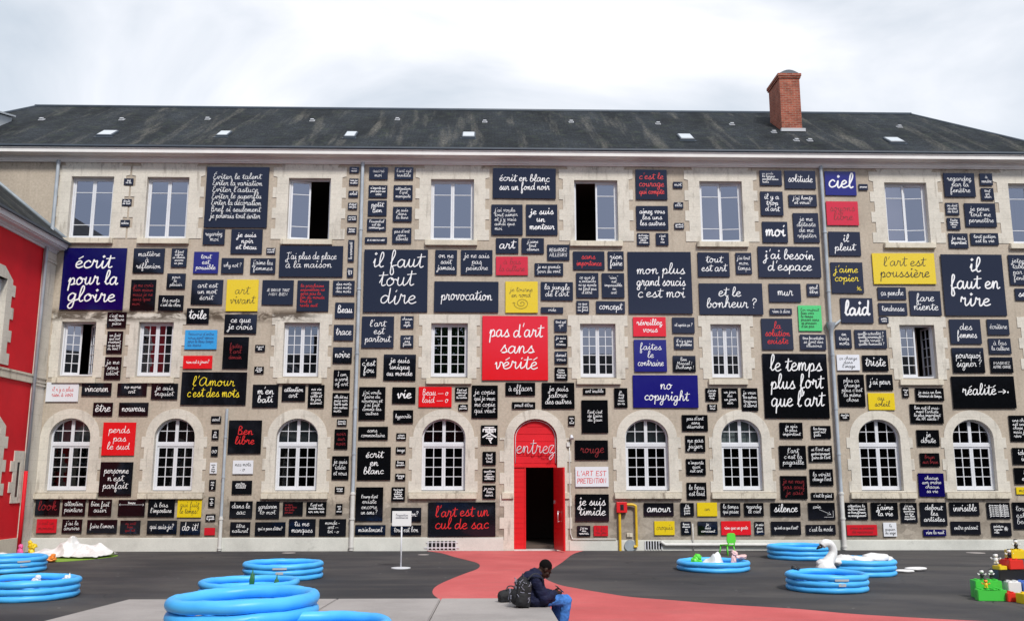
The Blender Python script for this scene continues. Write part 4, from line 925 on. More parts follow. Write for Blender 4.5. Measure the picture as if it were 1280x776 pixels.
(-8.966, 7.946, 0.99, 0.796, 'k', 'art est|un mot|écrit', 'b=1.1', 'medium black plaque reading "art est un mot écrit" in white script'),
(-6.743, 7.945, 0.99, 0.797, 'k', 'JE DONNE TOUT|MON BIEN', 'ax=.15,.3,.88,.68;b=1.1', 'medium black plaque reading "JE DONNE TOUT MON BIEN" in white capitals'),
(-10.968, 7.846, 0.783, 0.983, 'kR', 'je me crois|bien mieux|mais je ne|suis que|moi', 'al=l', 'medium black plaque of faint dark red writing just left of the "les mots c\'est" plaque'),
(-7.855, 7.843, 0.999, 1.021, 'y', 'art|vivant', 'b=.8;ax=.12,.2,.9,.85', 'medium yellow plaque reading "art vivant" in black script'),
(-5.63, 7.839, 0.999, 0.995, 'kr', 'la prochaine|exposition ne|sera pas la|fin du monde|tout le|reste suit', 'al=l', 'medium black plaque of fine red writing just right of the "JE DONNE TOUT" plaque'),
(-0.771, 7.831, 2.041, 0.994, 'k', 'provocation', 'b=1.1', 'large black plaque reading "provocation" in white script'),
(0.986, 7.829, 1.033, 1.016, 'y', 'je tourne|en rond', 'b=.8;ax=.08,.18,.92,.55;sp', 'medium yellow plaque reading "je tourne en rond" in black script'),
(7.692, 7.801, 2.04, 1.017, 'k', 'et le|bonheur ?', 'b=1.1', 'large black plaque reading "et le bonheur" in white script'),
(13.974, 7.691, 1.009, 0.808, 'k', 'fare|niente', 'b=1.1', 'medium black plaque reading "fare niente" in white script'),
(-10.077, 7.591, 0.79, 0.494, 'k', "les mots|c'est du chou", '', 'small black plaque reading "les mots c\'est du chou" in white script'),
(2.934, 7.517, 0.407, 0.406, 'k', 'ce que|ai reçu|au fond', '', 'small black plaque of fine white writing just left of the "concept" plaque'),
(3.821, 7.513, 0.92, 0.398, 'k', 'concept', 'b=1.2', 'small black plaque reading "concept" in white script'),
(12.903, 7.492, 0.925, 0.409, 'k', 'tendresse', 'b=1.2', 'small black plaque reading "tendresse" in white script'),
(11.734, 7.444, 1.041, 0.812, 'k', 'laid', 'b=1.8', 'medium black plaque reading "laid" in white script'),
(1.955, 7.412, 0.709, 0.194, 'k', 'vide', '', 'small black plaque reading "vide" in white script'),
(9.279, 7.395, 0.714, 0.203, 'k', 'rien à dire', 'b=1.2', 'small black plaque reading "rien à dire" in white script'),
(-4.613, 7.377, 0.607, 0.503, 'k', 'Beau', 'b=1.5', 'small black plaque reading "Beau" in white script'),
(10.207, 7.185, 0.746, 0.825, 'g', "l'on voudrait|bien voir|le temps|passer sans|se presser|d'un pas", 'al=l;b=.8', 'medium green plaque of faint black writing just above the "tous les artistes" plaque'),
(-9.212, 7.181, 0.7, 0.492, 'k', 'toile', 'b=1.5', 'small black plaque reading "toile" in white script'),
(12.587, 7.138, 0.304, 0.199, 'k', 'petits|riens', '', 'tiny black plaque of fine white writing just below the "tendresse" plaque'),
(-11.73, 7.043, 0.595, 0.498, 'k', "c'est ma|meilleure|pièce", '', 'topmost of three small black plaques between the two leftmost first-floor windows'),
(-2.633, 7.004, 0.406, 0.397, 'k', 'chacun|son|style', '', 'small black plaque of fine white writing just above the "c\'est pas facile" plaque'),
(6.134, 6.942, 0.712, 0.505, 'k', 'et après ça ?', '', 'small black plaque reading "et après ça" in white script'),
(-7.86, 6.927, 1.005, 0.611, 'k', 'ce que|je crois', 'b=1.2', 'medium black plaque reading "ce que je crois" in white script'),
(16.27, 6.923, 0.711, 0.504, 'k', 'écriture', '', 'small black plaque reading "écriture" in white script'),
(2.223, 6.921, 0.401, 0.41, 'k', 'tout est|art|?', '', 'topmost of four small black plaques right of the big red "vérité" plaque'),
(5.049, 6.89, 1.046, 0.625, 'r', 'réveillez|vous', 'b=1.3', 'medium red plaque reading "réveillez vous" in white script'),
(15.195, 6.773, 1.006, 0.795, 'k', 'des|femmes', 'b=1.2;ax=.2,.15,.85,.85', 'medium black plaque reading "des femmes" in white script'),
(-3.551, 6.69, 1.011, 0.998, 'k', "l'art|est|partout", 'b=1.1', 'medium black plaque reading "l\'art est partout" in white script'),
(9.127, 6.671, 1.003, 1.004, 'kr', 'la|solution|existe', 'b=1.2', 'medium black plaque reading "la solution existe" in red script'),
(-4.624, 6.668, 0.616, 0.499, 'k', 'trace', 'b=1.3', 'small black plaque reading "trace" in white script'),
(12.118, 6.521, 1.027, 0.593, 'k', 'quelle actualité ?|quelle nouveauté ?|quelle rareté ?|quelle humanité ?', '', 'medium black plaque of fine white writing just right of the "en trois mots" plaque'),
(11.245, 6.52, 0.511, 0.597, 'k', 'en|trois|mots', 'b=1.3', 'small black plaque reading "en trois mots" in white script'),
(-9.069, 6.427, 1.0, 0.61, 'c', "beaucoup d'entre|nous sont venus|pour le beau temps|de mars", 'b=.7;al=l', 'medium light blue plaque of faint dark writing just below the "toile" plaque'),
(10.258, 6.413, 0.831, 0.495, 'k', 'tous les artistes|se font des|illusions', '', 'small black plaque reading "tous les artistes se font des" in white script'),
(2.227, 6.411, 0.4, 0.4, 'k', 'je suis|un|oiseau', '', 'second from top of four small black plaques right of the red "vérité" plaque'),
(-2.628, 6.39, 0.405, 0.398, 'k', "c'est|pas|facile", '', 'small black plaque reading "c\'est pas facile" in white script'),
(6.131, 6.375, 0.622, 0.397, 'k', "il n'y a pas|de problème", '', 'small black plaque reading "il n\'y a pas de problème" in white script'),
(-11.74, 6.335, 0.488, 0.695, 'k', "un fait|qui est|vraiment|ce qu'est|du vent ?", '', 'middle of three small black plaques between the two leftmost first-floor windows'),
(16.266, 6.307, 0.721, 0.501, 'k', 'à bas|la culture', '', 'small black plaque reading "à bas la culture" in white script'),
(0.778, 6.197, 2.073, 2.043, 'r', "pas d'art|sans|vérité", 'b=1.05;ax=.1,.12,.92,.9', 'huge red plaque reading "pas d\'art sans vérité" in white script'),
(-7.212, 6.166, 0.308, 0.21, 'k', 'à quoi|bon', '', 'upper of two tiny black plaques right of the dark red-lettered black plaque'),
(-7.968, 6.018, 0.789, 0.998, 'kR', "faites|l'art|demain", 'ax=.25,.2,.75,.75', 'medium black plaque of faint dark red writing just below the "ce que je" plaque'),
(5.052, 5.966, 1.032, 1.02, 'b', 'faites|le|contraire', 'b=1.1', 'medium blue plaque reading "faites le contraire" in white script'),
(-4.637, 5.951, 0.594, 0.506, 'k', 'noire', 'b=1.2', 'small black plaque reading "noire" in white script'),
(2.222, 5.897, 0.399, 0.397, 'k', 'devant|vous', '', 'third from top of four small black plaques right of the red "vérité" plaque'),
(15.208, 5.853, 1.028, 0.802, 'k', 'pourquoi|signer ?', 'b=1.1', 'medium black plaque reading "pourquoi signer" in white script'),
(11.346, 5.766, 0.729, 0.503, 'w', "ça change|dans|l'image", 'b=.6', 'small white plaque of faint black writing just left of the "triste" plaque'),
(12.212, 5.75, 0.822, 0.5, 'k', 'triste', 'b=1.2', 'small black plaque reading "triste" in white script'),
(-9.125, 5.715, 0.899, 0.412, 'r', 'rien est à jouer?', 'b=1.1', 'long low red plaque of white script below the light blue plaque'),
(6.122, 5.714, 0.719, 0.509, 'k', 'Ben|Marcel !|Duchamp !', '', 'small black plaque of three white lines right of the blue "faites le contraire" plaque'),
(16.266, 5.704, 0.722, 0.497, 'k', 'IMAGINEZ|AUTRE CHOSE', 'b=1.2', 'small black plaque reading "IMAGINEZ AUTRE CHOSE" in white capitals'),
(-3.809, 5.573, 0.508, 0.602, 'k', "c'est|fou", 'b=1.2', 'small black plaque reading "c\'est fou" in white script'),
(-2.838, 5.57, 1.005, 0.82, 'k', 'je suis|unique|au monde', 'b=1.3', 'medium black plaque reading "je suis unique au monde" in white script'),
(-11.735, 5.525, 0.509, 0.696, 'k', 'je me|sens|idiot', '', 'lowest of three small black plaques between the two leftmost first-floor windows'),
(-7.213, 5.477, 0.299, 0.216, 'k', "il n'est|pas trop|tard", '', 'lower of two tiny black plaques right of the dark red-lettered black plaque'),
(2.225, 5.386, 0.406, 0.411, 'k', "j'aime|moins|toujours|demain", '', 'lowest of four small black plaques right of the big red "vérité" plaque'),
(-4.633, 5.186, 0.51, 0.607, 'k', 'I am|a work|of art', '', 'small black plaque reading "I am a work of art" in white script'),
(12.31, 5.139, 0.831, 0.5, 'k', "j'ai peur", 'b=1.2', 'small black plaque reading "j\'ai peur" in white script'),
(9.629, 5.026, 2.044, 2.032, 'k', "le temps|plus fort|que l'art", 'b=1.15;ax=.1,.04,.92,.9', 'huge black plaque reading "le temps plus fort que l\'art" in white script'),
(0.942, 4.903, 0.928, 0.408, 'k', 'à effacer', '', 'small black plaque reading "à effacer" in white script'),
(-8.578, 4.901, 2.006, 1.019, 'ky', "l'Amour|c'est des mots", 'b=1.0', 'large black plaque reading "l\'Amour c\'est des mots" in yellow script'),
(11.397, 4.882, 0.825, 1.008, 'k', "plus ça|change|plus c'est|la même|chose", '', 'medium black plaque reading "plus ça change plus c\'est la" in white script'),
(-12.177, 4.864, 0.909, 0.399, 'k', 'vinceren', 'b=1.2', 'small black plaque reading "vinceren" in white script'),
(-11.089, 4.858, 0.899, 0.392, 'k', 'no more|art', 'b=1.3', 'small black plaque reading "no more art" in white script'),
(5.499, 4.839, 2.051, 1.022, 'b', 'no|copyright', 'b=1.1;ax=.17,.15,.85,.88', 'large blue plaque reading "no copyright" in white script'),
(3.26, 4.834, 0.711, 0.196, 'k', 'art inutile', '', 'small black plaque reading "art inutile" in white script'),
(15.603, 4.834, 2.013, 1.014, 'k', 'réalité >.', 'b=1.2;ax=.15,.25,.9,.7', 'large black plaque reading "réalité" in white script'),
(13.109, 4.824, 0.208, 0.308, 'k', 'vous|et|moi', '', 'tiny black plaque of fine white writing just right of the "j\'ai peur" plaque'),
(-10.09, 4.808, 0.815, 0.489, 'k', 'je suis|inquiet', '', 'small black plaque reading "je suis inquiet" in white script'),
(-13.222, 4.78, 0.987, 0.6, 'wr', "il n'y a plus|rien à voir", 'b=.7;ax=.18,.22,.85,.82', 'medium white plaque reading "il n\'y a plus rien à" in red script'),
(-6.107, 4.765, 0.724, 0.502, 'k', 'attention|art', 'b=1.3', 'small black plaque reading "attention art" in white script'),
(13.873, 4.763, 0.907, 0.403, 'k', 'je suis un bon|donneur de temps', '', 'small black plaque reading "je suis un bon donneur de" in white script'),
(-0.89, 4.745, 0.406, 0.418, 'k', "l'art est|entre nous|mes et|les autres", '', 'small black four-line plaque just right of the red "beau laid" plaque'),
(6.962, 4.744, 0.407, 0.409, 'k', "j'existe|car je|doute|trop", '', 'small square black plaque between "no copyright" and "un jour oui"'),
(-2.689, 4.7, 0.723, 0.507, 'k', 'vie', 'b=1.5', 'small black plaque reading "vie" in white script'),
(2.124, 4.698, 1.023, 0.814, 'k', 'je suis|jaloux|des autres', 'b=1.1', 'medium black plaque reading "je suis jaloux des autres" in white script'),
(-6.977, 4.671, 0.792, 0.707, 'k', "m'en|bati", 'b=1.3', 'medium black plaque reading "m\'en bati" in white script'),
(-5.408, 4.663, 0.503, 0.708, 'k', 'ma vie|comme|celle et|la joie|suivent', '', 'small black plaque of fine white writing just right of the "attention art" plaque'),
(-1.715, 4.651, 1.028, 0.632, 'r', 'Beau — o|laid — o', '', 'medium red plaque reading "beau laid" with drawn lines and rings'),
(7.529, 4.645, 0.514, 0.609, 'k', 'un jour|oui|un jour|non', 'b=1.2', 'small black plaque reading "un jour oui un jour non" in white script'),
(4.09, 4.636, 0.413, 0.611, 'k', 'je|suis|mal|mais|ça va', '', 'small black plaque of fine white writing just left of the "no copyright" plaque'),
(8.148, 4.593, 0.514, 0.715, 'k', "je veux|les autres|toujours|d'abord", '', 'small black plaque of fine white writing just right of the "un jour oui" plaque'),
(12.32, 4.537, 0.84, 0.532, 'y', 'au|soleil', 'b=1.2', 'small yellow plaque reading "au soleil" in black script'),
(-0.17, 4.506, 0.811, 1.021, 'k', 'je copie|qui je veux|me copie|qui veut', 'al=l', 'medium black plaque reading "je copie qui je veux me" in white script'),
(-3.669, 4.449, 0.814, 1.017, 'k', "j'ai voulu|faire du|nouveau et|j'ai fait|comme les|autres", '', 'medium black plaque reading "j\'ai voulu faire du nouveau et" in white script'),
(-4.637, 4.416, 0.526, 0.714, 'k', 'elle dit oui|puis non|tout le reste|des autres|mots', 'al=l;b=.6', 'small black plaque of fine white writing just below the "I am a" plaque'),
(1.044, 4.392, 0.726, 0.21, 'k', 'peut-être', 'b=1.1', 'small black plaque reading "peut-être" in white script'),
(6.958, 4.342, 0.304, 0.207, 'k', 'toi et|nous', '', 'tiny black plaque at the lower right corner of the "no copyright" plaque'),
(-0.839, 4.33, 0.296, 0.194, 'k', 'même|pas vrai', '', 'tiny black plaque right of the foot of the red "beau laid" plaque'),
(-11.002, 4.256, 0.895, 0.404, 'k', 'nouveau', 'b=1.2', 'small black plaque reading "nouveau" in white script'),
(-11.939, 4.254, 0.596, 0.404, 'k', 'être', 'b=1.3', 'small black plaque reading "être" in white script'),
(13.728, 4.156, 1.047, 0.604, 'k', "Ben est-il vrai-|ment l'artiste|le plus important|du XX siècle ?", '', 'medium black plaque of fine white writing just above the "je doute" plaque'),
(11.124, 4.066, 0.305, 0.203, 'k', 'deux fois|rien', '', 'tiny black plaque of fine white writing just below the "plus ça change" plaque'),
(3.263, 4.053, 0.825, 1.018, 'k', "l'art c'est|de faire|du faux", 'ax=.22,.3,.78,.68;b=1.1', 'medium black plaque of fine white writing just below the "art inutile" plaque'),
(-2.696, 4.038, 0.616, 0.406, 'k', 'hypocrite', 'b=1.2', 'small black plaque of fine white writing just below the "vie" plaque'),
(-8.455, 3.938, 0.311, 0.215, 'k', 'seul', '', 'tiny bold-lettered black plaque below "l\'Amour", topmost in the strip left of the short downpipe'),
(2.536, 3.922, 0.203, 0.306, 'k', 'non|à|tout', '', 'tiny black plaque of fine white writing just below the "je suis jaloux" plaque'),
(6.391, 3.856, 0.809, 0.505, 'k', "pas d'art|sans|désordre", 'b=1.2', 'small black plaque reading "pas d\'art sans désordre" in white script'),
(-4.584, 3.854, 0.301, 0.204, 'k', 'jamais|sans toi', '', 'tiny black plaque right of the third arched window, above the near-blank dark plaque'),
(16.808, 3.704, 0.957, 0.81, 'k', 'une chose|est une|chose|mais je|rêve', 'al=l', 'medium black plaque reading "une chose est une chose mais" in white script'),
(9.407, 3.629, 0.721, 0.493, 'k', 'je suis|le plus|important', 'b=1.2', 'small black plaque reading "je suis le plus important" in white script'),
(10.343, 3.579, 0.619, 0.392, 'k', 'les temps|sont mal|faits', 'al=l', 'small black plaque of fine white writing just above the "si l\'art est" plaque'),
(-3.612, 3.528, 0.914, 0.403, 'k', 'sans|commentaire', 'b=1.1', 'small black plaque reading "sans commentaire" in white script'),
(-8.453, 3.48, 0.214, 0.302, 'k', 'vu|de|loin', '', 'tiny upright black plaque, second from top in the strip left of the short downpipe'),
(-0.023, 3.478, 0.516, 0.604, 'k', '@ZH', '', 'small black plaque bearing one large white Chinese character'),
(-2.743, 3.425, 0.301, 0.211, 'k', 'aimer|est mieux', '', 'topmost of four tiny black plaques left of the fourth arched window'),
(-7.543, 3.413, 1.011, 1.013, 'kr', 'Ben|libre', 'b=1.3;ax=.2,.2,.8,.8', 'medium black plaque reading "libre" in red script'),
(13.711, 3.397, 0.713, 0.509, 'k', 'je|doute', 'b=1.2', 'small black plaque reading "je doute" in white script'),
(-4.592, 3.349, 0.411, 0.605, 'kR', 'noir|sur|noir', 'b=.4', 'near-blank black plaque of faint dark lettering between an arched window and tall downpipe'),
(-11.383, 3.346, 0.992, 1.005, 'r', 'perds|pas|le sud', '', 'medium red plaque reading "perds pas le sud" in white script'),
(6.38, 3.217, 0.618, 0.501, 'k', 'ne pas|juger', '', 'small black plaque reading "ne pas juger" in white script'),
(3.143, 3.02, 1.026, 0.602, 'kR', 'rouge', 'b=.9;ax=.15,.2,.88,.8', 'medium black plaque reading "rouge" in dark red script'),
(-2.746, 3.006, 0.3, 0.206, 'k', 'image', '', 'second from top of four tiny black plaques left of the fourth arched window'),
(-8.449, 2.978, 0.21, 0.3, 'k', 'oO', '', 'tiny black plaque with a white ring drawing left of the short downpipe'),
(10.283, 2.912, 0.735, 0.501, 'k', "si l'art est|partout pourquoi|faire de l'art", 'al=l', 'small black plaque reading "si l\'art est partout pourquoi faire" in white script'),
(16.765, 2.843, 0.865, 0.511, 'k', 'idéale|idée', 'b=1.3', 'small black plaque of fine white writing just above the "ici et là" plaque'),
(9.411, 2.81, 0.839, 0.704, 'k', "l'art|c'est la|pagaille", '', 'medium black plaque reading "l\'art c\'est la pagaille" in white script'),
(-0.022, 2.766, 0.409, 0.408, 'k', "tout|c'est|tout", '', 'small black plaque reading "tout c\'est tout" in white script'),
(13.712, 2.727, 0.615, 0.412, 'kR', 'brun|sur brun', 'b=.4', 'small black plaque of faint dark red writing just above the "chacun son ordre" plaque'),
(-3.56, 2.606, 1.023, 1.002, 'k', 'écrit|en|blanc', 'b=1.3', 'medium black plaque reading "écrit en blanc" in white script'),
(-2.748, 2.599, 0.299, 0.205, 'k', 'bonne|question', '', 'third from top of four tiny black plaques left of the fourth arched window'),
(6.374, 2.502, 0.607, 0.5, 'k', "n'importe|quoi|est art", '', 'small black plaque reading "n\'importe quoi est art" in white script'),
(-7.554, 2.493, 0.62, 0.412, 'w', 'mes mots|. o', 'b=.6', 'small white plaque of faint black writing just below the "libre" plaque'),
(-4.586, 2.479, 0.516, 0.708, 'k', 'je suis|idée|et vous', '', 'upright black plaque of three white lines just below the near-blank dark plaque'),
(-8.452, 2.468, 0.213, 0.332, 'w', 'avis|de|pas|sage', 'b=.5', 'tiny white upright plaque left of the short downpipe'),
(-0.021, 2.255, 0.404, 0.402, 'k', 'questions|pour|réponses|oubliées', 'b=1.3', 'small black plaque of fine white writing just above the "je vais bien" plaque'),
(16.732, 2.234, 0.802, 0.499, 'k', 'ici|et là', 'b=1.1', 'small black plaque reading "ici et là" in white script'),
(3.144, 2.206, 1.024, 0.607, 'wR', "L'ART EST|PRETENTION", 'b=1.5;ax=.06,.17,.94,.85', 'medium white plaque reading "L\'ART EST PRETENTION" in red capitals'),
(-2.745, 2.201, 0.31, 0.204, 'k', 'changez|tout', '', 'lowest of four tiny black plaques left of the fourth arched window'),
(10.274, 2.193, 0.723, 0.5, 'k', "la vérité|change l'art", '', 'small black plaque reading "la vérité change l\'art" in white script'),
(-11.378, 2.139, 0.985, 1.016, 'k', "personne|n'est|parfait", 'ax=.12,.14,.88,.85;b=1.1', 'medium black plaque reading "personne n\'est parfait" in white script'),
(-8.451, 1.963, 0.201, 0.311, 'k', 'ma|vie|y', 'b=1.2', 'tiny upright black plaque just below the tiny white plaque near the short downpipe'),
(13.696, 1.96, 0.801, 0.714, 'd', 'chacun|son ordre|chacun|sa vie', '', 'medium dark blue plaque reading "chacun son ordre chacun sa vie" in white script'),
(-7.555, 1.889, 0.607, 0.405, 'k', "sous l'eau|tout devient|mouvement", 'ax=.12,.15,.75,.6', 'small black plaque of fine white writing just above the "dans le sac" plaque'),
(9.394, 1.886, 0.83, 0.699, 'kR', 'je ne veux|pas sauf|je sais', 'b=.9', 'medium black plaque of faint dark red writing below the "la pagaille" plaque'),
(-4.583, 1.814, 0.293, 0.195, 'k', 'image|vraie', '', 'tiny black plaque below the upright three-line plaque, left of the tall downpipe'),
(16.716, 1.782, 0.741, 0.221, 'y', 'mots tus', 'b=1.2', 'small yellow plaque of faint black writing just below the "ici et là" plaque'),
(6.371, 1.779, 0.612, 0.511, 'k', 'le beau|est laid', '', 'small black plaque reading "le beau est laid" in white script'),
(-0.021, 1.747, 0.406, 0.403, 'k', 'je vais|bien|merci', '', 'small black plaque reading "je vais bien merci" in white script'),
(-2.797, 1.688, 0.412, 0.417, 'k', 'tout reste|à faire|quand je|regarde|autrement', '', 'small black plaque of fine white writing just above the "oui ou non?" plaque'),
(10.273, 1.624, 0.709, 0.205, 'k', "c'est le pied", '', 'small black plaque reading "c\'est le pied" in white script'),
(-8.448, 1.454, 0.193, 0.302, 'k', 'rien|a|voir|ici', 'b=.6', 'tiny upright black plaque just right of the top of the yellow "qui fuit" plaque'),
(-3.67, 1.39, 0.829, 1.009, 'k', "l'œuvre d'art|existe|encore|un sens ?", 'ax=.2,.16,.8,.88;b=.8', 'medium black plaque of fine white writing just above the "maintenant" plaque'),
(-13.362, 1.303, 0.726, 0.489, 'kR', 'look', 'b=1.0', 'small black plaque reading "look" in dark red script'),
(-12.575, 1.299, 0.689, 0.496, 'k', 'attention|peinture', '', 'small black plaque reading "attention peinture" in white script'),
(-11.789, 1.289, 0.694, 0.486, 'k', 'bien fait|suivi', '', 'small black plaque of fine white writing just right of the "attention peinture" plaque'),
(3.136, 1.279, 1.03, 0.807, 'k', 'je suis|timide', 'b=1.2', 'medium black plaque reading "je suis timide" in white script'),
(-10.843, 1.278, 0.8, 0.486, 'k', 'temps', 'b=.8;ax=.3,.1,.7,.3;line', 'small black plaque of fine white writing just left of the "à bas l\'imposture" plaque'),
(-9.949, 1.268, 0.797, 0.505, 'k', "à bas|l'imposture", 'b=1.1', 'small black plaque reading "à bas l\'imposture" in white script'),
(-9.1, 1.263, 0.727, 0.535, 'y', 'qui fuit|le temps?', 'b=.8', 'small yellow plaque reading "qui fuit le temps?" in black script'),
(-5.269, 1.257, 0.603, 0.395, 'k', "l'art est|inutile mais|non, non, non", '', 'small black plaque of three white lines just above the "tu me manques" plaque'),
(-5.981, 1.254, 0.602, 0.402, 'kR', 'ce mur|porte tous|les mots|perdus', 'b=.7;al=l', 'small black plaque of faint dark red writing just right of the "gardarem lo mot" plaque'),
(-4.583, 1.247, 0.201, 0.302, 'k', 'sur|et|sous', 'b=.7', 'tiny upright black plaque with faint marks, low beside the tall downpipe'),
(14.67, 1.234, 0.928, 0.397, 'k', 'invisible', 'b=1.1', 'small black plaque reading "invisible" in white script'),
(-7.547, 1.227, 0.687, 0.502, 'k', 'dans le|sac', '', 'small black plaque reading "dans le sac" in white script'),
(6.675, 1.222, 0.618, 0.414, 'y', 'an', 'b=.7;ax=.28,.3,.72,.7', 'small yellow plaque of faint black writing just left of the "le temps qui" plaque'),
(5.182, 1.222, 0.917, 0.394, 'k', 'amour', 'b=1.3', 'small black plaque reading "amour" in white script'),
(8.12, 1.221, 0.6, 0.391, 'k', 'regardez|le ciel', '', 'small black plaque reading "regardez le ciel" in white script'),
(6.059, 1.221, 0.413, 0.395, 'k', "j'ai|parlé|à son|frère", '', 'small black plaque of fine white writing just right of the "amour" plaque'),
(7.398, 1.22, 0.603, 0.395, 'k', 'le temps|qui passe', '', 'small black plaque reading "le temps qui passe" in white script'),
(-6.742, 1.219, 0.703, 0.509, 'k', 'gardarem|lo mot', '', 'small black plaque reading "gardarem lo mot" in white script'),
(9.099, 1.219, 0.923, 0.396, 'k', 'silence', 'b=1.3', 'small black plaque reading "silence" in white script'),
(15.731, 1.18, 0.725, 0.488, 'k', 'je ne veux plus faire|je ne veux plus faire|je ne veux plus faire|je ne veux plus faire|je ne veux plus faire|je ne veux plus faire', 'b=1.4', 'small black plaque of fine white writing just right of the "invisible" plaque'),
(11.297, 1.172, 0.697, 0.509, 'k', 'attention la|culture peut|se transformer|en enseignement', '', 'small black plaque reading "attention la culture peut se transformer" in white script'),
(12.173, 1.171, 0.83, 0.509, 'k', "j'aime|la vie", 'b=1.4', 'small black plaque reading "j\'aime la vie" in white script'),
(10.218, 1.171, 0.824, 0.505, 'k', 'coin', 'b=.8;ax=.08,.12,.55,.42;arrow', 'small black plaque reading "coin" in white script'),
(12.928, 1.122, 0.507, 0.6, 'k', "j'ai mis|des tas de|questions|ici et je|suis bien|impatient", '', 'small black plaque of fine white writing just right of the "j\'aime la vie" plaque'),
(13.693, 1.08, 0.82, 0.706, 'k', 'debout|les|artistes', 'b=1.3', 'medium black plaque reading "debout les artistes" in white script'),
(-2.542, 1.076, 0.916, 0.41, 'k', 'oui ou non?', 'b=1.2', 'small black plaque reading "oui ou non?" in white script'),
(16.59, 1.028, 0.835, 0.805, 'k', 'tout|est|beau', 'al=l;b=.7', 'black plaque of faint white lines cut by the right edge near the plinth'),
(-8.453, 0.989, 0.294, 0.207, 'k', 'suivez|le guide', '', 'tiny wide black plaque right of the foot of the yellow "qui fuit" plaque'),
(-0.848, 0.935, 2.05, 1.016, 'kr', "l'art est un|cul de sac", 'b=1.05', 'large black plaque reading "l\'art est un cul de sac" in red script'),
(-13.338, 0.75, 0.596, 0.412, 'rk', "c'est un|moment", 'b=.5', 'small red plaque of faint black writing just below the "look" plaque'),
(-12.582, 0.744, 0.593, 0.401, 'k', "j'ai le|sourire", '', 'small black plaque reading "j\'ai le sourire" in white script'),
(-11.687, 0.732, 0.897, 0.394, 'k', "faire l'amour", '', 'small black plaque reading "faire l\'amour" in white script'),
(-10.842, 0.712, 0.602, 0.394, 'kR', 'on voit|bien|qui rit', 'b=.8', 'small black plaque of faint dark red writing just right of the "faire l\'amour" plaque'),
(-9.893, 0.709, 0.892, 0.398, 'k', 'qui suis-je?', 'b=1.2', 'small black plaque reading "qui suis-je?" in white script'),
(-5.678, 0.695, 0.804, 0.506, 'k', 'tu me|manques', 'b=1.1', 'small black plaque reading "tu me manques" in white script'),
(-4.761, 0.694, 0.813, 0.507, 'k', 'monde -|art --|toi - o', 'b=.6', 'small black plaque of fine white writing just right of the "tu me manques" plaque'),
(-9.042, 0.684, 0.604, 0.394, 'k', 'do it!', 'b=1.1', 'small black plaque reading "do it!" in white script'),
(6.673, 0.666, 0.608, 0.399, 'k', 'je|suis|conscient', '', 'small black plaque reading "je suis conscient" in white script'),
(5.342, 0.666, 0.622, 0.418, 'y', 'croquis', 'b=.8', 'small yellow plaque of faint black writing just below the "amour" plaque'),
(6.006, 0.665, 0.304, 0.395, 'k', 'bonne|chance|ou|non', '', 'tiny black plaque of fine white writing just left of the "je suis conscient" plaque'),
(7.542, 0.663, 0.914, 0.418, 'r', 'rien que un geste', 'b=1.1', 'small red plaque of fine white writing just right of the "je suis conscient" plaque'),
(-7.543, 0.662, 0.602, 0.398, 'k', 'être|naturel', '', 'small black plaque reading "être naturel" in white script'),
(9.084, 0.661, 0.92, 0.396, 'k', "qu'est-ce que l'art?", '', 'small black plaque reading "qu\'est-ce que l\'art?" in white script'),
(8.265, 0.661, 0.301, 0.392, 'k', 'je sais|pas|quoi', '', 'tiny black plaque of fine white writing just left of the "qu\'est-ce que l\'art?" plaque'),
(14.658, 0.659, 0.917, 0.391, 'k', 'entre présent', 'b=1.1', 'small black plaque reading "entre présent" in white script'),
(-6.638, 0.656, 0.915, 0.402, 'k', "qui a peur d'être?", '', 'small black plaque of fine white writing just left of the "tu me manques" plaque'),
(-3.618, 0.619, 0.916, 0.3, 'k', 'maintenant', 'b=1.1', 'small black plaque reading "maintenant" in white script'),
(12.299, 0.613, 0.408, 0.42, 'w', 'le|papier|du sage', 'b=.5', 'small white plaque of faint black writing just below the "j\'aime la vie" plaque'),
(15.768, 0.612, 0.617, 0.406, 'k', 'peinture|signée|vite', 'al=l;ax=.1,.15,.6,.85;splat', 'small black plaque of fine white writing just right of the "entre présent" plaque'),
(10.155, 0.612, 0.917, 0.299, 'k', "c'est la mode", '', 'small black plaque reading "c\'est la mode" in white script'),
(-2.537, 0.61, 0.921, 0.3, 'k', 'tout est bon', 'b=1.1', 'small black plaque reading "tout est bon" in white script'),
(11.43, 0.597, 0.939, 0.318, 'rk', 'comme un souvenir|de vacances', 'b=.5', 'small red plaque of faint black writing just below the "attention la culture" plaque'),
(3.391, 0.586, 0.44, 0.312, 'rk', 'la fin|du jeu', 'b=.5', 'small red plaque just below the "je suis timide" plaque'),
(2.87, 0.583, 0.402, 0.312, 'k', "j'ai eu|des|remords", 'b=1.2', 'tiny black plaque just below the "je suis timide" plaque'),
(-8.454, 0.582, 0.319, 0.221, 'r0', '', '', 'tiny plain red plaque just right of the "do it!" plaque'),
(13.681, 0.517, 0.708, 0.202, 'd', 'vive la nuit', '', 'small dark blue plaque reading "vive la nuit" in white script'),
]

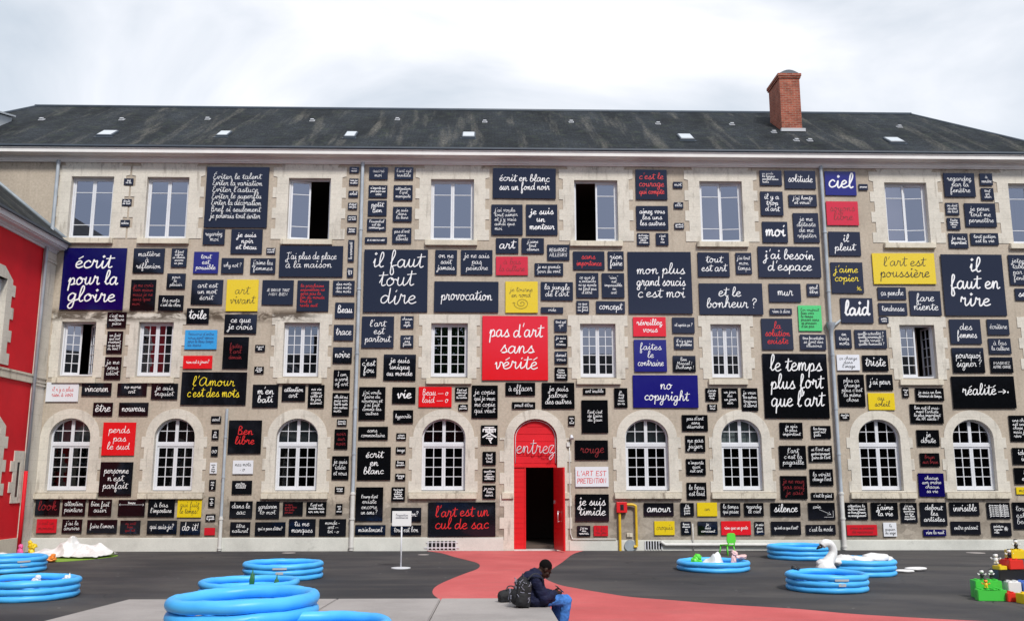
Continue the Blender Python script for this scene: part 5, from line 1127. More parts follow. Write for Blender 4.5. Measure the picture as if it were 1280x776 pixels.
# ------------------------------------------------------------------ the lettered plaques
INKOF = {'k': 'w', 'kr': 'r', 'ky': 'y', 'kR': 'D', 'b': 'w', 'd': 'w', 'r': 'w', 'rk': 'R', 'r0': 'R', 'y': 'k', 'w': 'k', 'wr': 'r', 'wR': 'r', 'g': 'k', 'c': 'B'}
for n_, (x, z, w, h, st, text, opts, label) in enumerate(PLAQUES):
    rng = random.Random(n_ * 17 + 5)
    op = dict((o.split('=') + [''])[:2] for o in opts.split(';')) if opts else {}
    bm = bmesh.new(); th = .026 if w * h < 1.2 else .032
    box(bm, -w / 2, w / 2, -th, 0, -h / 2, h / 2)
    front = [e for e in bm.edges if e.verts[0].co.y < -.01 and e.verts[1].co.y < -.01]
    bmesh.ops.bevel(bm, geom=front, offset=.005, segments=2, affect='EDGES')
    key = 'R' if st in ('rk', 'r0') else st[0]
    p = obj('lettered_plaque', bm, ENAMEL[key])
    p.location = (x, -.024 - rng.uniform(0, .006), z)
    p.rotation_euler = (R(rng.uniform(-.35, .35)), R(rng.uniform(-.35, .35)), R(rng.uniform(-.5, .5)))
    tag(p, label, 'plaque', 'lettered plaques on the facade')
    if not text: continue
    big = w * h > 1.0; k = 6 if big else (4 if w * h > .3 else 3)
    fx0, fy0, fx1, fy1 = [float(a) for a in op['ax'].split(',')] if 'ax' in op else (.10, .11, .90, .89)
    bw, bh = w, h
    rot = 'rot' in op
    if rot: bw, bh = h, w
    strokes = []
    if text == '@ZH':
        s = h * .86
        Z = [[(-.3,.45),(.3,.45)], [(-.42,.34),(.42,.34)], [(-.42,.34),(-.44,.22)], [(.42,.34),(.40,.2)], [(0,.45),(0,.16)], [(-.26,.27),(-.1,.25)], [(.1,.27),(.26,.25)], [(-.26,.19),(-.1,.17)], [(.1,.19),(.26,.17)],
             [(0,.14),(-.2,0),(-.45,-.12)], [(0,.14),(.2,0),(.46,-.12)], [(-.12,-.06),(.1,-.06)], [(-.2,-.18),(.22,-.18)], [(.22,-.18),(.06,-.34)], [(-.02,-.26),(.12,-.46)]]
        strokes = [[(a * s * w / h * 1.0, b * s) for a, b in q] for q in Z]; wd = .045
    else:
        ls = text.split('|')
        strokes, u = layout(ls, bw * (fx1 - fx0), bh * (fy1 - fy0), op.get('al', 'c'), k, n_)
        cxp, cyp = (fx0 + fx1 - 1) / 2 * bw, (1 - fy0 - fy1) / 2 * bh
        strokes = [[(a + cxp, b + cyp) for a, b in q] for q in strokes]
        wd = max(.0095, 0.135 * u * float(op.get('b', 1)))
        if text.upper() == text and len(text) > 4: wd *= 1.35
        wd = min(wd, .34 * u + .004)
    if 'sp' in op:
        r0 = .30 * w; sp = [(math.cos(a) * r0 * (1 - a / 18), math.sin(-a) * r0 * .75 * (1 - a / 18) - h * .17) for a in [math.pi + .25 * i for i in range(64)] if a / 18 < .98]
        sp = [(math.cos(-a) * .24 * w * f, math.sin(-a) * .19 * h * f - h * .20) for a, f in [(math.pi * 1.05 - .22 * i, 1 - i / 66) for i in range(64)]]
        strokes.append(sp); strokes.append([(sp[0][0] - .05, sp[0][1] - .03), sp[0], (sp[0][0] + .045, sp[0][1] - .035)])
    if 'line' in op:
        strokes += [[(-.46 * w, .20 * h), (.46 * w, .20 * h)], [(-.42 * w, .26 * h), (-.46 * w, .20 * h), (-.42 * w, .14 * h)], [(.42 * w, .26 * h), (.46 * w, .20 * h), (.42 * w, .14 * h)]]
    if 'arrow' in op:
        strokes += [[(-.1 * w, .1 * h), (.32 * w, -.2 * h)], [(.2 * w, -.22 * h), (.33 * w, -.21 * h), (.27 * w, -.06 * h)], [(.42 * w, .02 * h), (.42 * w, -.36 * h), (.08 * w, -.36 * h)]]
    if 'splat' in op:
        strokes += [[(.22 * w + .1 * w * math.cos(a), .05 * h + .17 * h * math.sin(a * 1.0)) for a in (i * 1.9, i * 1.9 + 2.6)] for i in range(9)]
    if text.startswith("j'aime|copier"):
        strokes += catmull and [[(.28 * w, -.40 * h), (.38 * w, -.30 * h)], [(.30 * w, -.28 * h), (.34 * w, -.40 * h), (.42 * w, -.40 * h)], [(.28 * w, -.33 * h), (.40 * w, -.36 * h)]]
    if rot: strokes = [[(-b, a) for a, b in q] for q in strokes]
    bm = bmesh.new(); ribbons(bm, strokes, wd, -th - .0016)
    o = obj('lettering', bm, INK[INKOF[st]], p)

# ------------------------------------------------------------------ raised concrete platform (falls slightly towards the building)
PK = .028; pz = lambda y: .45 + PK * (-15.2 - y)
bm = bmesh.new()
xs = [-5.1, -3.64, -2.15, -.69, .80]; ys = [-21.6, -19.9, -15.2]
for a, b in zip(xs, xs[1:]):
    for c, d in ((-21.6, -18.35), (-18.35, -15.2)):
        vs = box(bm, a + .006, b - .006, c + .006, d - .006, -.1, 0)
        for q in vs:
            if q.co.z > -.05: q.co.z = pz(q.co.y)
bmesh.ops.bevel(bm, geom=[e for e in bm.edges if min(e.verts[0].co.z, e.verts[1].co.z) > .1], offset=.012, segments=2, affect='EDGES')
plat = struct(obj('paved_platform', bm, M['concrete']))
bm = bmesh.new(); vs = box(bm, -5.09, .79, -21.59, -15.21, -.1, 0)
for q in vs:
    if q.co.z > -.05: q.co.z = pz(q.co.y) - .03
obj('platform_core', bm, M['asphalt'], plat)

# ------------------------------------------------------------------ paddling pools
def torus(R0, r, z, seed, seg=72, mi=16, flat=1.0):
    bm = bmesh.new(); rng = random.Random(seed); ph = [rng.uniform(0, 6.28) for _ in range(6)]
    rings = []
    for i in range(seg):
        a = 2 * math.pi * i / seg
        rr = R0 * (1 + .006 * math.sin(3 * a + ph[0]) + .004 * math.sin(7 * a + ph[1])); dz = .006 * math.sin(2 * a + ph[2]) + .003 * math.sin(9 * a + ph[3])
        r_ = r * (1 + .02 * math.sin(23 * a + ph[4]) + .015 * math.sin(41 * a + ph[5]))
        rings.append([bm.verts.new(((rr + r_ * math.cos(b)) * math.cos(a), (rr + r_ * math.cos(b)) * math.sin(a), z + dz + r_ * flat * math.sin(b))) for b in [2 * math.pi * k / mi for k in range(mi)]])
    for i in range(seg):
        A, Bq = rings[i], rings[(i + 1) % seg]
        for k in range(mi): bm.faces.new((A[k], Bq[k], Bq[(k + 1) % mi], A[(k + 1) % mi]))
    return bm
def pool(label, x, y, D, h=.30, rings=3, z=0.0, tilt=0.0, patch=None):
    p = thing('paddling_pool', label, 'paddling pool', (x, y, z), 0, 'inflatable paddling pools in the yard')
    p.rotation_euler = (-tilt, 0, (x * 7.7) % 3)
    r = h / rings / 2 * 1.06
    for k in range(rings): obj('ring', torus(D / 2 - r + (k * .004), r, r * .96 + k * h / rings, int(x * 31) + k, flat=.98), M['vinyl'], p, True)
    bm = bmesh.new(); bmesh.ops.create_circle(bm, cap_ends=True, radius=D / 2 - r, segments=48)
    ret = bmesh.ops.extrude_face_region(bm, geom=bm.faces[:]); bmesh.ops.translate(bm, vec=(0, 0, .03), verts=[v for v in ret['geom'] if isinstance(v, bmesh.types.BMVert)])
    obj('floor', bm, M['dvinyl'], p)
    if patch is not None:
        bm = bmesh.new(); a0 = patch - p.rotation_euler.z
        for (zc, hh, da) in ((r * .96 + (rings - 1) * h / rings - .025, .02, .17), (r * .96 + (rings - 2) * h / rings, .026, .09)):
            row = []
            for k in range(7):
                a = a0 + da * (k / 3 - 1); R_ = D / 2 + .006
                row.append((bm.verts.new((R_ * math.cos(a), R_ * math.sin(a), zc - hh)), bm.verts.new((R_ * math.cos(a), R_ * math.sin(a), zc + hh))))
            for u_, w_ in zip(row, row[1:]): bm.faces.new((u_[0], w_[0], w_[1], u_[1]))
        ret = bmesh.ops.extrude_face_region(bm, geom=bm.faces[:])
        for v in ret['geom']:
            if isinstance(v, bmesh.types.BMVert): v.co.x *= .996; v.co.y *= .996
        obj('printed_patch', bm, M['lead'], p)
    return p
pool('blue paddling pool cut by the left edge, the nearer one with small white toys inside', -8.419, -11.165, 1.73, h=.35)
pool('blue paddling pool at left edge beside the red wing, behind another one', -11.342, -6.167, 1.70, h=.35, patch=-.7)
pool('blue paddling pool alone on the asphalt between short downpipe and white notice stand', -4.52, -7.832, 1.72, h=.35, patch=-1.45)
pool('blue paddling pool mostly hidden behind the big foreground pool, holding green plastic fronds', -4.304, -11.603, 1.75, h=.35)
pool('large foreground blue paddling pool standing on the concrete platform, nearest whole one', -2.55, -18.85, 1.54, h=.39, z=pz(-18.85) + .005, tilt=math.atan(PK))
pool('blue paddling pool cut by the bottom edge on the concrete platform', -1.64, -19.8, 1.46, h=.21, rings=2, z=pz(-19.8) + .005, tilt=math.atan(PK))
pool('low two-ring blue paddling pool with white plastic heap and a green chair behind it', 5.329, -6.251, 1.72, h=.23, rings=2)
pool('blue paddling pool at the wall foot behind the white swan', 8.533, -3.004, 1.82, h=.36)
pool('blue paddling pool with the deflated white swan draped over it', 8.388, -7.303, 1.68, h=.35)
pool('blue paddling pool standing in front of the white inflatable swan', 6.586, -10.35, 1.55, h=.34, patch=-1.55)

# things in and round the pools
def crumple(name, label, cat, parts, m, loc=(0, 0, 0), seed=1, amp=.4, freq=2.2, sub=4):
    from mathutils import noise
    bm = bmesh.new()
    rr_ = [max(r) for c, r in parts]
    for k, (c, r) in enumerate(parts): blob(bm, c, r, seed + k, amp, freq, sub)
    for v in bm.verts:
        f = (.5 - abs(noise.noise(v.co * 3.6 + Vector((seed, 0, 0))))) * .10 * min(1, max(rr_) / .25) + noise.noise(v.co * 8) * .010
        v.co += v.co.normalized() * f
        v.co.z = max(v.co.z, .004)
    o = obj(name, bm, m, None, True); o.location = loc
    return tag(o, label, cat)
def sheet(name, label, w, d, peaks, loc, seed, thick=.012, fold=.20):
    """a crumpled plastic sheet: a grid thrown into sharp folds over a few peaks"""
    from mathutils import noise
    bm = bmesh.new(); nx, ny = 56, 30; G_ = []
    for i in range(nx + 1):
        for j in range(ny + 1):
            x, y = (i / nx - .5) * w, (j / ny - .5) * d
            q = Vector((x, y, seed)); wx = noise.noise(q * 1.7) * .22; wy = noise.noise(q * 1.9 + Vector((9, 0, 0))) * .22
            h = .03
            for (cx_, cy_, rx, ry, hh) in peaks: h += hh * math.exp(-(((x - cx_) / rx) ** 2 + ((y - cy_) / ry) ** 2))
            r1 = 1 - abs(noise.noise(Vector((x * 2.6 + y * 1.2, y * 1.5, seed + 3)))) * 2.2; r2 = 1 - abs(noise.noise(Vector((x * 5 - y * 3, y * 4 + x, seed + 8)))) * 2
            e = min(1, 4 * min(i, nx - i) / nx, 4 * min(j, ny - j) / ny)
            h += fold * (r1 * .8 + r2 * .45) * (.55 + .55 * h) * (.25 + .75 * e)
            G_.append(bm.verts.new((x + wx, y + wy - h * .12, max(h, .012))))
    for i in range(nx):
        for j in range(ny):
            a_ = i * (ny + 1) + j; bm.faces.new((G_[a_], G_[a_ + 1], G_[a_ + ny + 2], G_[a_ + ny + 1]))
    o = obj(name, bm, M['foil']); o.location = loc
    md = o.modifiers.new('thick', 'SOLIDIFY'); md.thickness = thick; md.offset = -1
    return tag(o, label, 'plastic sheet')
sheet('plastic_heap', 'big crumpled heap of white plastic sheeting on the green mat by the wall', 2.0, 1.2, [(-.16, .1, .26, .30, .28), (.08, .15, .16, .2, .22), (.42, .1, .35, .25, .18), (.78, .2, .22, .14, .17), (-.6, -.1, .35, .3, .10)], (-11.6, -2.2, .02), 5)
bm = bmesh.new(); prism(bm, catmull([(-12.3, -3.0), (-11.5, -3.7), (-10.8, -3.0), (-10.5, -1.7), (-11.4, -1.2), (-12.4, -1.8)], 5, True), [], .0, .014, 'z')
tag(obj('play_mat', bm, M['mat_green']), 'flat green play mat under the white plastic heap', 'mat')
crumple('squeaky_toy', 'small orange toy in front of the white plastic heap', 'toy', [((0, 0, .07), (.13, .1, .07)), ((.05, 0, .15), (.06, .06, .05))], M['oplastic'], (-11.45, -3.75, .012), 8, .35)
crumple('sand_toy', 'small yellow toy standing by the corner of the red wing', 'toy', [((0, 0, .12), (.08, .07, .12)), ((.02, 0, .28), (.11, .08, .08)), ((-.06, .02, .38), (.05, .05, .06))], M['yplastic'], (-12.75, -2.1, 0), 12, .35)
crumple('sand_toy', 'small pink toy beside the yellow toy at the red wing', 'toy', [((0, 0, .12), (.07, .06, .12)), ((0, 0, .27), (.06, .05, .07))], M['pplastic'], (-13.0, -2.2, 0), 15, .3)
crumple('plastic_bag', 'pale crumpled bag lying between red wing and rear left pool', 'plastic bag', [((0, 0, .08), (.22, .15, .10)), ((.3, .05, .06), (.2, .12, .07))], M['foil'], (-12.9, -3.3, 0), 18, .5)
for k, (dx, dy, lab) in enumerate(((-.22, .2, 'small white toy on the left inside the near left pool'), (.18, .18, 'small white toy on the right inside the near left pool'))):
    crumple('bath_toy', lab, 'toy', [((0, 0, .06), (.08, .06, .06)), ((.03, 0, .13), (.05, .045, .045))], M['foil'], (-8.3 + dx * 1.4, -10.7 + dy, .15), 20 + k, .3)
bm = bmesh.new(); tube(bm, [(0, 0, 0), (0, .01, .14), (.005, 0, .24)], [.03, .035, .004], 8); o = obj('toy_cone', bm, M['wplastic'], None, True); o.location = (-7.95, -10.6, .14); tag(o, 'tiny white pointed toy inside the near left pool', 'toy')
# inflated supports under those toys: a soft cushion each pool
for k, (x, lab) in enumerate(((-4.30, 'taller green plastic frond sticking out of the half-hidden pool'), (-3.86, 'shorter green plastic frond sticking out of the half-hidden pool'))):
    bm = bmesh.new(); h_ = (.50, .40)[k]
    for s in (-1, 0, 1): tube(bm, [(s * .02, 0, 0), (s * .02, 0, h_ * .6), (s * .03 + .01, 0, h_ - abs(s) * .09)], [.02, .03, .004], 8)
    o = obj('plastic_frond', bm, M['frond'], None, True); o.location = (x, -11.45, .032); tag(o, lab, 'toy plant')
sheet('plastic_heap', 'small white crumpled plastic heap inside the low two-ring pool', .75, .5, [(-.05, 0, .22, .2, .16), (.18, .05, .10, .1, .14)], (5.35, -6.1, .03), 17)
crumple('bath_toy', 'small green toy beside the white heap in the low pool', 'toy', [((0, 0, .14), (.12, .1, .13)), ((.05, 0, .27), (.08, .07, .06))], M['chairgreen'], (4.93, -6.25, .03), 35, .35)
crumple('bath_toy', 'small pale pink toy at the right rim of the low pool', 'toy', [((0, 0, .15), (.06, .06, .15)), ((.03, 0, .33), (.07, .06, .07)), ((.17, 0, .25), (.13, .08, .05))], mat('pale_pink_plastic', (.75, .48, .46), .4), (5.88, -6.05, .03), 38, .35)

# white inflatable swan, half deflated
SW = thing('inflatable_swan', 'white half-deflated inflatable swan with black beak slumped over a blue pool', 'inflatable swan', (7.42, -7.95, 0)); SW.scale = (.92, .92, .86)
bm = bmesh.new()
n_ = catmull([(.0, 0, .0), (-.02, -.02, .12), (.02, -.03, .30), (.14, 0, .46), (.22, .02, .62), (.20, .02, .76), (.12, .01, .84), (.02, 0, .84), (-.05, -.01, .78)], 5)
rr = [.18, .19, .17, .125, .10, .095, .10, .105, .085]
rad = [rr[min(len(rr) - 1, int(i / 5))] * (1 - (i / 5) % 1) + rr[min(len(rr) - 1, int(i / 5) + 1)] * ((i / 5) % 1) for i in range(len(n_))]
tube(bm, n_, rad, 18)
blob(bm, (-.02, -.12, .22), (.24, .17, .24), 44, .22, 1.8, 3); blob(bm, (-.10, -.10, .36), (.14, .12, .10), 45, .2, 2, 3)
obj('neck', bm, M['foil'], SW, True)
bm = bmesh.new(); tube(bm, [(-.07, -.01, .77), (-.13, -.012, .74), (-.19, -.015, .70)], [.055, .04, .012], 12); obj('beak', bm, M['kplastic'], SW, True)
from mathutils import noise as _nz
bm = bmesh.new()
for k, (c, r) in enumerate((((.30, .2, .36), (.26, .2, .11)), ((.62, .35, .40), (.30, .22, .13)), ((1.0, .40, .38), (.34, .24, .11)), ((1.45, .55, .42), (.34, .22, .13)), ((1.78, .62, .38), (.16, .14, .09)))): blob(bm, c, r, 40 + k, .28, 2.2, 3)
for v in bm.verts: v.co += Vector((0, 0, 1)) * _nz.noise(v.co * 9) * .025
obj('body', bm, M['foil'], SW, True)
for k, (c, r, a) in enumerate((((2.35, 1.0, .05), (.26, .10, .045), .3), ((2.85, 1.45, .06), (.30, .11, .055), .25), ((-.38, .25, .05), (.24, .09, .045), -.2))):
    bm = bmesh.new(); blob(bm, c, r, 50 + k, .15, 1.5, 3); obj('wing_tip', bm, M['foil'], SW, True)
crumple('black_valve_cap', 'small black cap on the left rim of the pool before the swan', 'cap', [((0, 0, .03), (.06, .05, .045)), ((.06, .01, .02), (.05, .04, .03))], M['kplastic'], (6.14, -9.80, .335), 58, .25)

# lime green child's chair
CH = thing('child_chair', 'small lime green plastic chair standing behind the low pool', 'chair', (6.78, -1.9, 0), R(32))
bm = bbox(-.15, .15, -.15, .15, .27, .30, .012); obj('seat', bm, M['chairgreen'], CH)
bm = bmesh.new(); prism(bm, catmull([(-.15, .36), (.15, .36), (.155, .56), (.10, .62), (-.10, .62), (-.155, .56)], 4, True), [], -.175, -.15)
for s in (-1, 1): box(bm, s * .12 - .018, s * .12 + .018, -.172, -.152, .29, .40)
obj('backrest', bm, M['chairgreen'], CH)
for sx in (-1, 1):
    for sy in (-1, 1):
        bm = bmesh.new(); tube(bm, [(sx * .12, sy * .12, .275), (sx * .16, sy * .17, 0)], [.022, .016], 8); obj('leg', bm, M['chairgreen'], CH, True)

# white notice on a stand
ST = thing('notice_stand', 'white notice board on a thin white pole with round base', 'sign', (-2.15, -5.67, 0))
bm = bmesh.new(); tube(bm, [(0, 0, .004), (0, 0, .02), (0, 0, .035)], [.235, .235, .05], 28); obj('base', bm, M['white'], ST, True, angle=30)
bm = bmesh.new(); tube(bm, [(0, 0, .03), (0, 0, 1.05)], .019, 10); obj('pole', bm, M['white'], ST, True)
bm = bbox(-.235, .235, -.03, -.018, 1.0, 1.36, .006); pln = obj('plate', bm, M['wplastic'], ST)
bm = bmesh.new(); s_, u_ = layout(["l'exposition", 'continue ici'], .34, .12, 'c', 3, 2); ribbons(bm, [[(a, b + 1.23) for a, b in q] for q in s_], .008, -.0315); obj('lettering', bm, mat('grey_ink', (.2, .2, .24), .6), pln)

# heap of big toy bricks at the right edge
def brick(label, x, y, z, w, d, h, m, rz=0, curved=False):
    bm = bmesh.new()
    if curved:
        prism(bm, [(-w / 2, -d / 2), (w / 2, -d / 2), (w / 2, d / 2), (w * .05, d / 2)] + [(w * .05 - (w * .55) * math.sin(a), d / 2 - d * .62 + d * .62 * math.cos(a)) for a in (.4, .8, 1.2)] + [(-w / 2, -d * .15)], [], 0, h, 'z')
    else: box(bm, -w / 2, w / 2, -d / 2, d / 2, 0, h)
    bmesh.ops.bevel(bm, geom=[e for e in bm.edges], offset=.008, segments=2, affect='EDGES')
    nx, ny = max(1, int(w / .11)), max(1, int(d / .11))
    for i in range(nx):
        for j in range(ny):
            px_, py_ = (i - (nx - 1) / 2) * .105, (j - (ny - 1) / 2) * .105
            if curved and px_ < 0 and py_ > 0: continue
            tube(bm, [(px_, py_, h - .002), (px_, py_, h + .022)], .032, 12)
    o = obj('toy_brick', bm, M[m]); o.location = (x, y, z); o.rotation_euler = (0, 0, rz)
    return tag(o, label, 'toy brick', 'big toy bricks heaped at the right edge')
brick('low green toy brick with a curved end at the left foot of the brick heap', 8.92, -11.95, 0, .50, .34, .19, 'green', R(-6), True)
brick('taller green toy brick standing behind the curved green one', 9.06, -11.62, 0, .46, .28, .31, 'green', R(-8))
brick('white toy brick in the heap between green and blue bricks', 9.47, -11.72, .10, .22, .36, .20, 'wplastic', R(-10))
brick('blue toy brick beside the white one at the right edge', 9.80, -11.8, .10, .44, .34, .20, 'bplastic', R(-6))
brick('yellow toy brick lying lowest in front of the heap', 9.36, -12.42, 0, .30, .24, .17, 'yplastic', R(5))
brick('dark red toy brick tucked behind the low yellow one', 9.22, -12.12, 0, .20, .22, .15, 'rplastic', R(-4))
brick('black toy brick low at the right edge beside the yellow one', 9.70, -12.3, 0, .34, .24, .15, 'kplastic', R(3))
brick('wide black toy brick in the middle layer of the heap', 9.62, -11.50, .31, .62, .36, .18, 'kplastic', R(-4))
brick('bright red toy brick in the upper layer of the heap', 9.62, -11.52, .50, .28, .30, .17, 'rplastic', R(8))
brick('yellow toy brick high in the heap at the right edge', 9.78, -11.45, .68, .32, .30, .15, 'yplastic', R(-5))
brick('small yellow toy brick on the black layer, left of the red one', 9.38, -11.55, .40 + .09, .16, .20, .07, 'yplastic', R(12))
brick('red toy brick supporting the black layer from below', 9.75, -11.45, 0, .4, .26, .09, 'rplastic', R(0))
def figure(label, x, y, z, s, mb, mh, rz=0):
    t = thing('toy_figure', label, 'toy figure', (x, y, z), rz, 'small toy figures on the brick heap'); t.scale = (s * .85,) * 3
    bm = bmesh.new(); blob(bm, (0, 0, .085), (.05, .045, .06), 3, .06); [blob(bm, (sx * .028, .0, .02), (.026, .035, .022), 4, .05, sub=2) for sx in (-1, 1)]; obj('torso', bm, M[mb], t, True)
    bm = bmesh.new(); blob(bm, (0, 0, .185), (.052, .048, .052), 5, .06); blob(bm, (0, -.05, .175), (.02, .018, .016), 6, .03, sub=2); obj('head', bm, M[mh], t, True)
    for sx in (-1, 1):
        bm = bmesh.new(); tube(bm, [(sx * .045, 0, .12), (sx * .085, -.01, .10), (sx * .10, -.02, .14)], [.016, .014, .018], 7); obj('arm', bm, M[mh], t, True)
    bm = bmesh.new(); blob(bm, (0, .01, .225), (.05, .045, .022), 7, .1, sub=2); obj('cap', bm, M['kplastic'], t, True)
figure('small yellow toy figure on the curved green brick', 8.86, -12.0, .215, .75, 'yplastic', 'oplastic', R(-30))
figure('small black and white toy figure on the tall green brick', 9.0, -11.62, .335, .8, 'kplastic', 'wplastic', R(-20))
figure('black and white toy figure at the right end of the tall green brick', 9.18, -11.60, .335, .8, 'kplastic', 'wplastic', R(25))
figure('white-headed toy figure left of the bright red brick', 9.36, -11.48, .585, .95, 'wplastic', 'wplastic', R(-35))
figure('black toy figure with white head on the bright red brick', 9.58, -11.55, .69, .8, 'kplastic', 'wplastic', R(-15))
figure('highest toy figure, on the upper yellow brick', 9.76, -11.48, .85, .85, 'kplastic', 'wplastic', R(-10))

# ------------------------------------------------------------------ person sitting on the platform's corner
def limb(bm, pts, rad, seg=12):
    tube(bm, pts, rad, seg)
    for p, r in ((pts[0], rad[0]), (pts[-1], rad[-1])):
        q = bmesh.ops.create_icosphere(bm, subdivisions=2, radius=r); bmesh.ops.translate(bm, vec=p, verts=q['verts'])
def ell(bm, c, r, rot=None):
    q = bmesh.ops.create_icosphere(bm, subdivisions=3, radius=1)
    T = Matrix.Translation(c) @ (rot or Matrix.Identity(4)) @ Matrix.Diagonal((*r, 1)); bmesh.ops.transform(bm, matrix=T, verts=q['verts'])
def fuse(name, bm, m, parent, vox, smooth=4, wrinkle=0, wf=9, seed=0):
    me = bpy.data.meshes.new(name); bm.to_mesh(me); bm.free()
    o = bpy.data.objects.new(name, me); C.objects.link(o)
    md = o.modifiers.new('fuse', 'REMESH'); md.mode = 'VOXEL'; md.voxel_size = vox
    sm = o.modifiers.new('soft', 'SMOOTH'); sm.iterations = smooth; sm.factor = .5
    dg = bpy.context.evaluated_depsgraph_get(); dg.update()
    me2 = bpy.data.meshes.new_from_object(o.evaluated_get(dg)); o.modifiers.clear(); o.data = me2; bpy.data.meshes.remove(me)
    me2.materials.clear(); me2.materials.append(m)
    nrm = [v.normal.copy() for v in me2.vertices]
    if wrinkle:
        for v, n in zip(me2.vertices, nrm):
            p = v.co * wf; p.z *= 1.7
            v.co += n * wrinkle * (_nz.noise(p + Vector((seed, 0, 0))) + .5 * _nz.noise(p * 2.3))
    for p in me2.polygons: p.use_smooth = True
    o.parent = parent; return o
PX, PY = .57, -16.3
PE = bpy.data.objects.new('person', None); C.objects.link(PE); PE.location = (PX, PY, pz(PY)); PE.rotation_euler = (0, 0, R(17))
PE.empty_display_size = .1; PE.scale = (.95, .95, .95)
tag(PE, 'person in navy jacket and blue jeans sitting on the platform, looking at a phone', 'person')
V = Vector                                   # local frame: +x forward, +y the person's left, seat height z = 0
sk = dict(pel=V((0, 0, .09)), mid=V((-.035, 0, .22)), che=V((-.02, 0, .34)), nek=V((.055, 0, .44)), hed=V((.170, -.02, .485)),
          sR=V((-.005, -.175, .345)), eR=V((.09, -.235, .12)), wR=V((.285, -.10, .175)), sL=V((.0, .175, .345)), eL=V((.10, .24, .125)), wL=V((.295, .045, .165)),
          hR=V((.03, -.095, .085)), kR=V((.455, -.115, .075)), aR=V((.37, -.12, -.345)), hL=V((.03, .095, .085)), kL=V((.43, .105, .07)), aL=V((.30, .10, -.33)))
gz = -pz(PY) / .95                                 # the yard level below the seat
sk['aR'].z = gz + .085; sk['aL'].z = gz + .10
bm = bmesh.new()
limb(bm, [sk['pel'], sk['mid'], sk['che'], sk['nek']], [.135, .125, .14, .06]); limb(bm, [sk['nek'], sk['nek'] * .4 + sk['hed'] * .6], [.056, .052])
for s in 'RL':
    limb(bm, [sk['che'] * .5 + sk['s' + s] * .5, sk['s' + s]], [.09, .062]); limb(bm, [sk['s' + s], sk['e' + s]], [.056, .042]); limb(bm, [sk['e' + s], sk['w' + s]], [.042, .028])
    limb(bm, [sk['h' + s], sk['k' + s]], [.085, .058]); limb(bm, [sk['k' + s], sk['k' + s] * .6 + sk['a' + s] * .4, sk['a' + s]], [.056, .058, .036])
    limb(bm, [sk['a' + s], sk['a' + s] + V((.15, 0, -.055))], [.038, .03])
# head, tipped forward and down
HR = Matrix.Rotation(R(44), 4, 'Y'); H = sk['hed']
hp = lambda x, y, z: H + (HR @ V((x, y, z)))
ell(bm, hp(-.012, 0, .03), (.094, .074, .088), HR); ell(bm, hp(.035, 0, -.035), (.058, .056, .072), HR); ell(bm, hp(.055, 0, -.088), (.03, .034, .026), HR)
limb(bm, [hp(.088, 0, .01), hp(.108, 0, -.028)], [.010, .016]); ell(bm, hp(.098, 0, -.06), (.016, .026, .010), HR)
ell(bm, hp(.085, 0, .026), (.016, .055, .012), HR)
for s in (-1, 1):
    ell(bm, hp(-.006, s * .076, -.005), (.020, .011, .034), HR); ell(bm, hp(.105, s * .017, -.032), (.012, .010, .009), HR); ell(bm, hp(.06, s * .045, -.02), (.026, .018, .018), HR)
# hands closed round the phone
PH = V((.385, -.03, .195))
for s, sg in (('R', -1), ('L', 1)):
    w = sk['w' + s]; pc = PH + V((-.045, sg * .034, -.022)); d = (pc - w).normalized()
    limb(bm, [w, w * .3 + pc * .7, pc + d * .012], [.027, .033, .028])
    for k in range(4):
        b0 = pc + V((.015 - k * .004, sg * .012, .016 - k * .017)); L_ = (.9, 1.0, .93, .75)[k]
        limb(bm, [b0, b0 + V((.034 * L_, sg * .014, -.004)), b0 + V((.052 * L_, -sg * .006, -.006)), b0 + V((.044 * L_, -sg * .030, -.002))], [.0095, .009, .0085, .0075], 8)
    limb(bm, [pc + V((-.02, -sg * .004, .022)), pc + V((.012, -sg * .008, .046)), pc + V((.040, -sg * .018, .052))], [.012, .0105, .0085], 8)
body = fuse('body', bm, M['skin'], PE, .007, 3)
# eyes
for s in (-1, 1):
    bm = bmesh.new(); ell(bm, hp(.083, s * .030, .004), (.008, .010, .006), HR); obj('eye', bm, M['hair'], PE, True)
bm = bmesh.new(); ell(bm, hp(-.022, 0, .045), (.096, .081, .088), HR)
for v in bm.verts:
    q = HR.inverted() @ (v.co - H)
    if q.x > .05 and q.z < .05: v.co -= HR @ V((.03, 0, 0))
    if q.z < -.02: v.co = H + HR @ V((q.x * .9, q.y * .82, -.02 + (q.z + .02) * .4))
    v.co += v.normal * _nz.noise(v.co * 90) * .003
obj('hair', bm, M['hair'], PE, True)
bm = bmesh.new()
limb(bm, [sk['pel'] + V((0, 0, -.03)), sk['mid'], sk['che'], sk['nek'] + V((-.03, 0, -.02))], [.172, .165, .172, .10], 16)
ell(bm, sk['che'] + V((-.02, 0, .0)), (.125, .20, .13)); ell(bm, V((.03, 0, .08)), (.21, .235, .115)); limb(bm, [V((.05, -.10, .10)), V((.20, -.10, .10))], [.125, .11], 14); limb(bm, [V((.05, .10, .10)), V((.20, .10, .10))], [.125, .11], 14)
for s in 'RL':
    limb(bm, [sk['che'] * .4 + sk['s' + s] * .6, sk['s' + s], sk['e' + s]], [.10, .092, .075], 14); limb(bm, [sk['e' + s], sk['e' + s] * .4 + sk['w' + s] * .6, sk['w' + s] - (sk['w' + s] - sk['e' + s]) * .06], [.075, .066, .050], 14)
tube(bm, catmull([sk['nek'] + V(p) for p in ((.035, -.085, -.02), (-.03, -.10, -.005), (-.085, 0, .01), (-.03, .10, -.005), (.035, .085, -.02))], 4), .032, 10)
ell(bm, sk['nek'] + V((-.115, 0, -.045)), (.07, .135, .075))
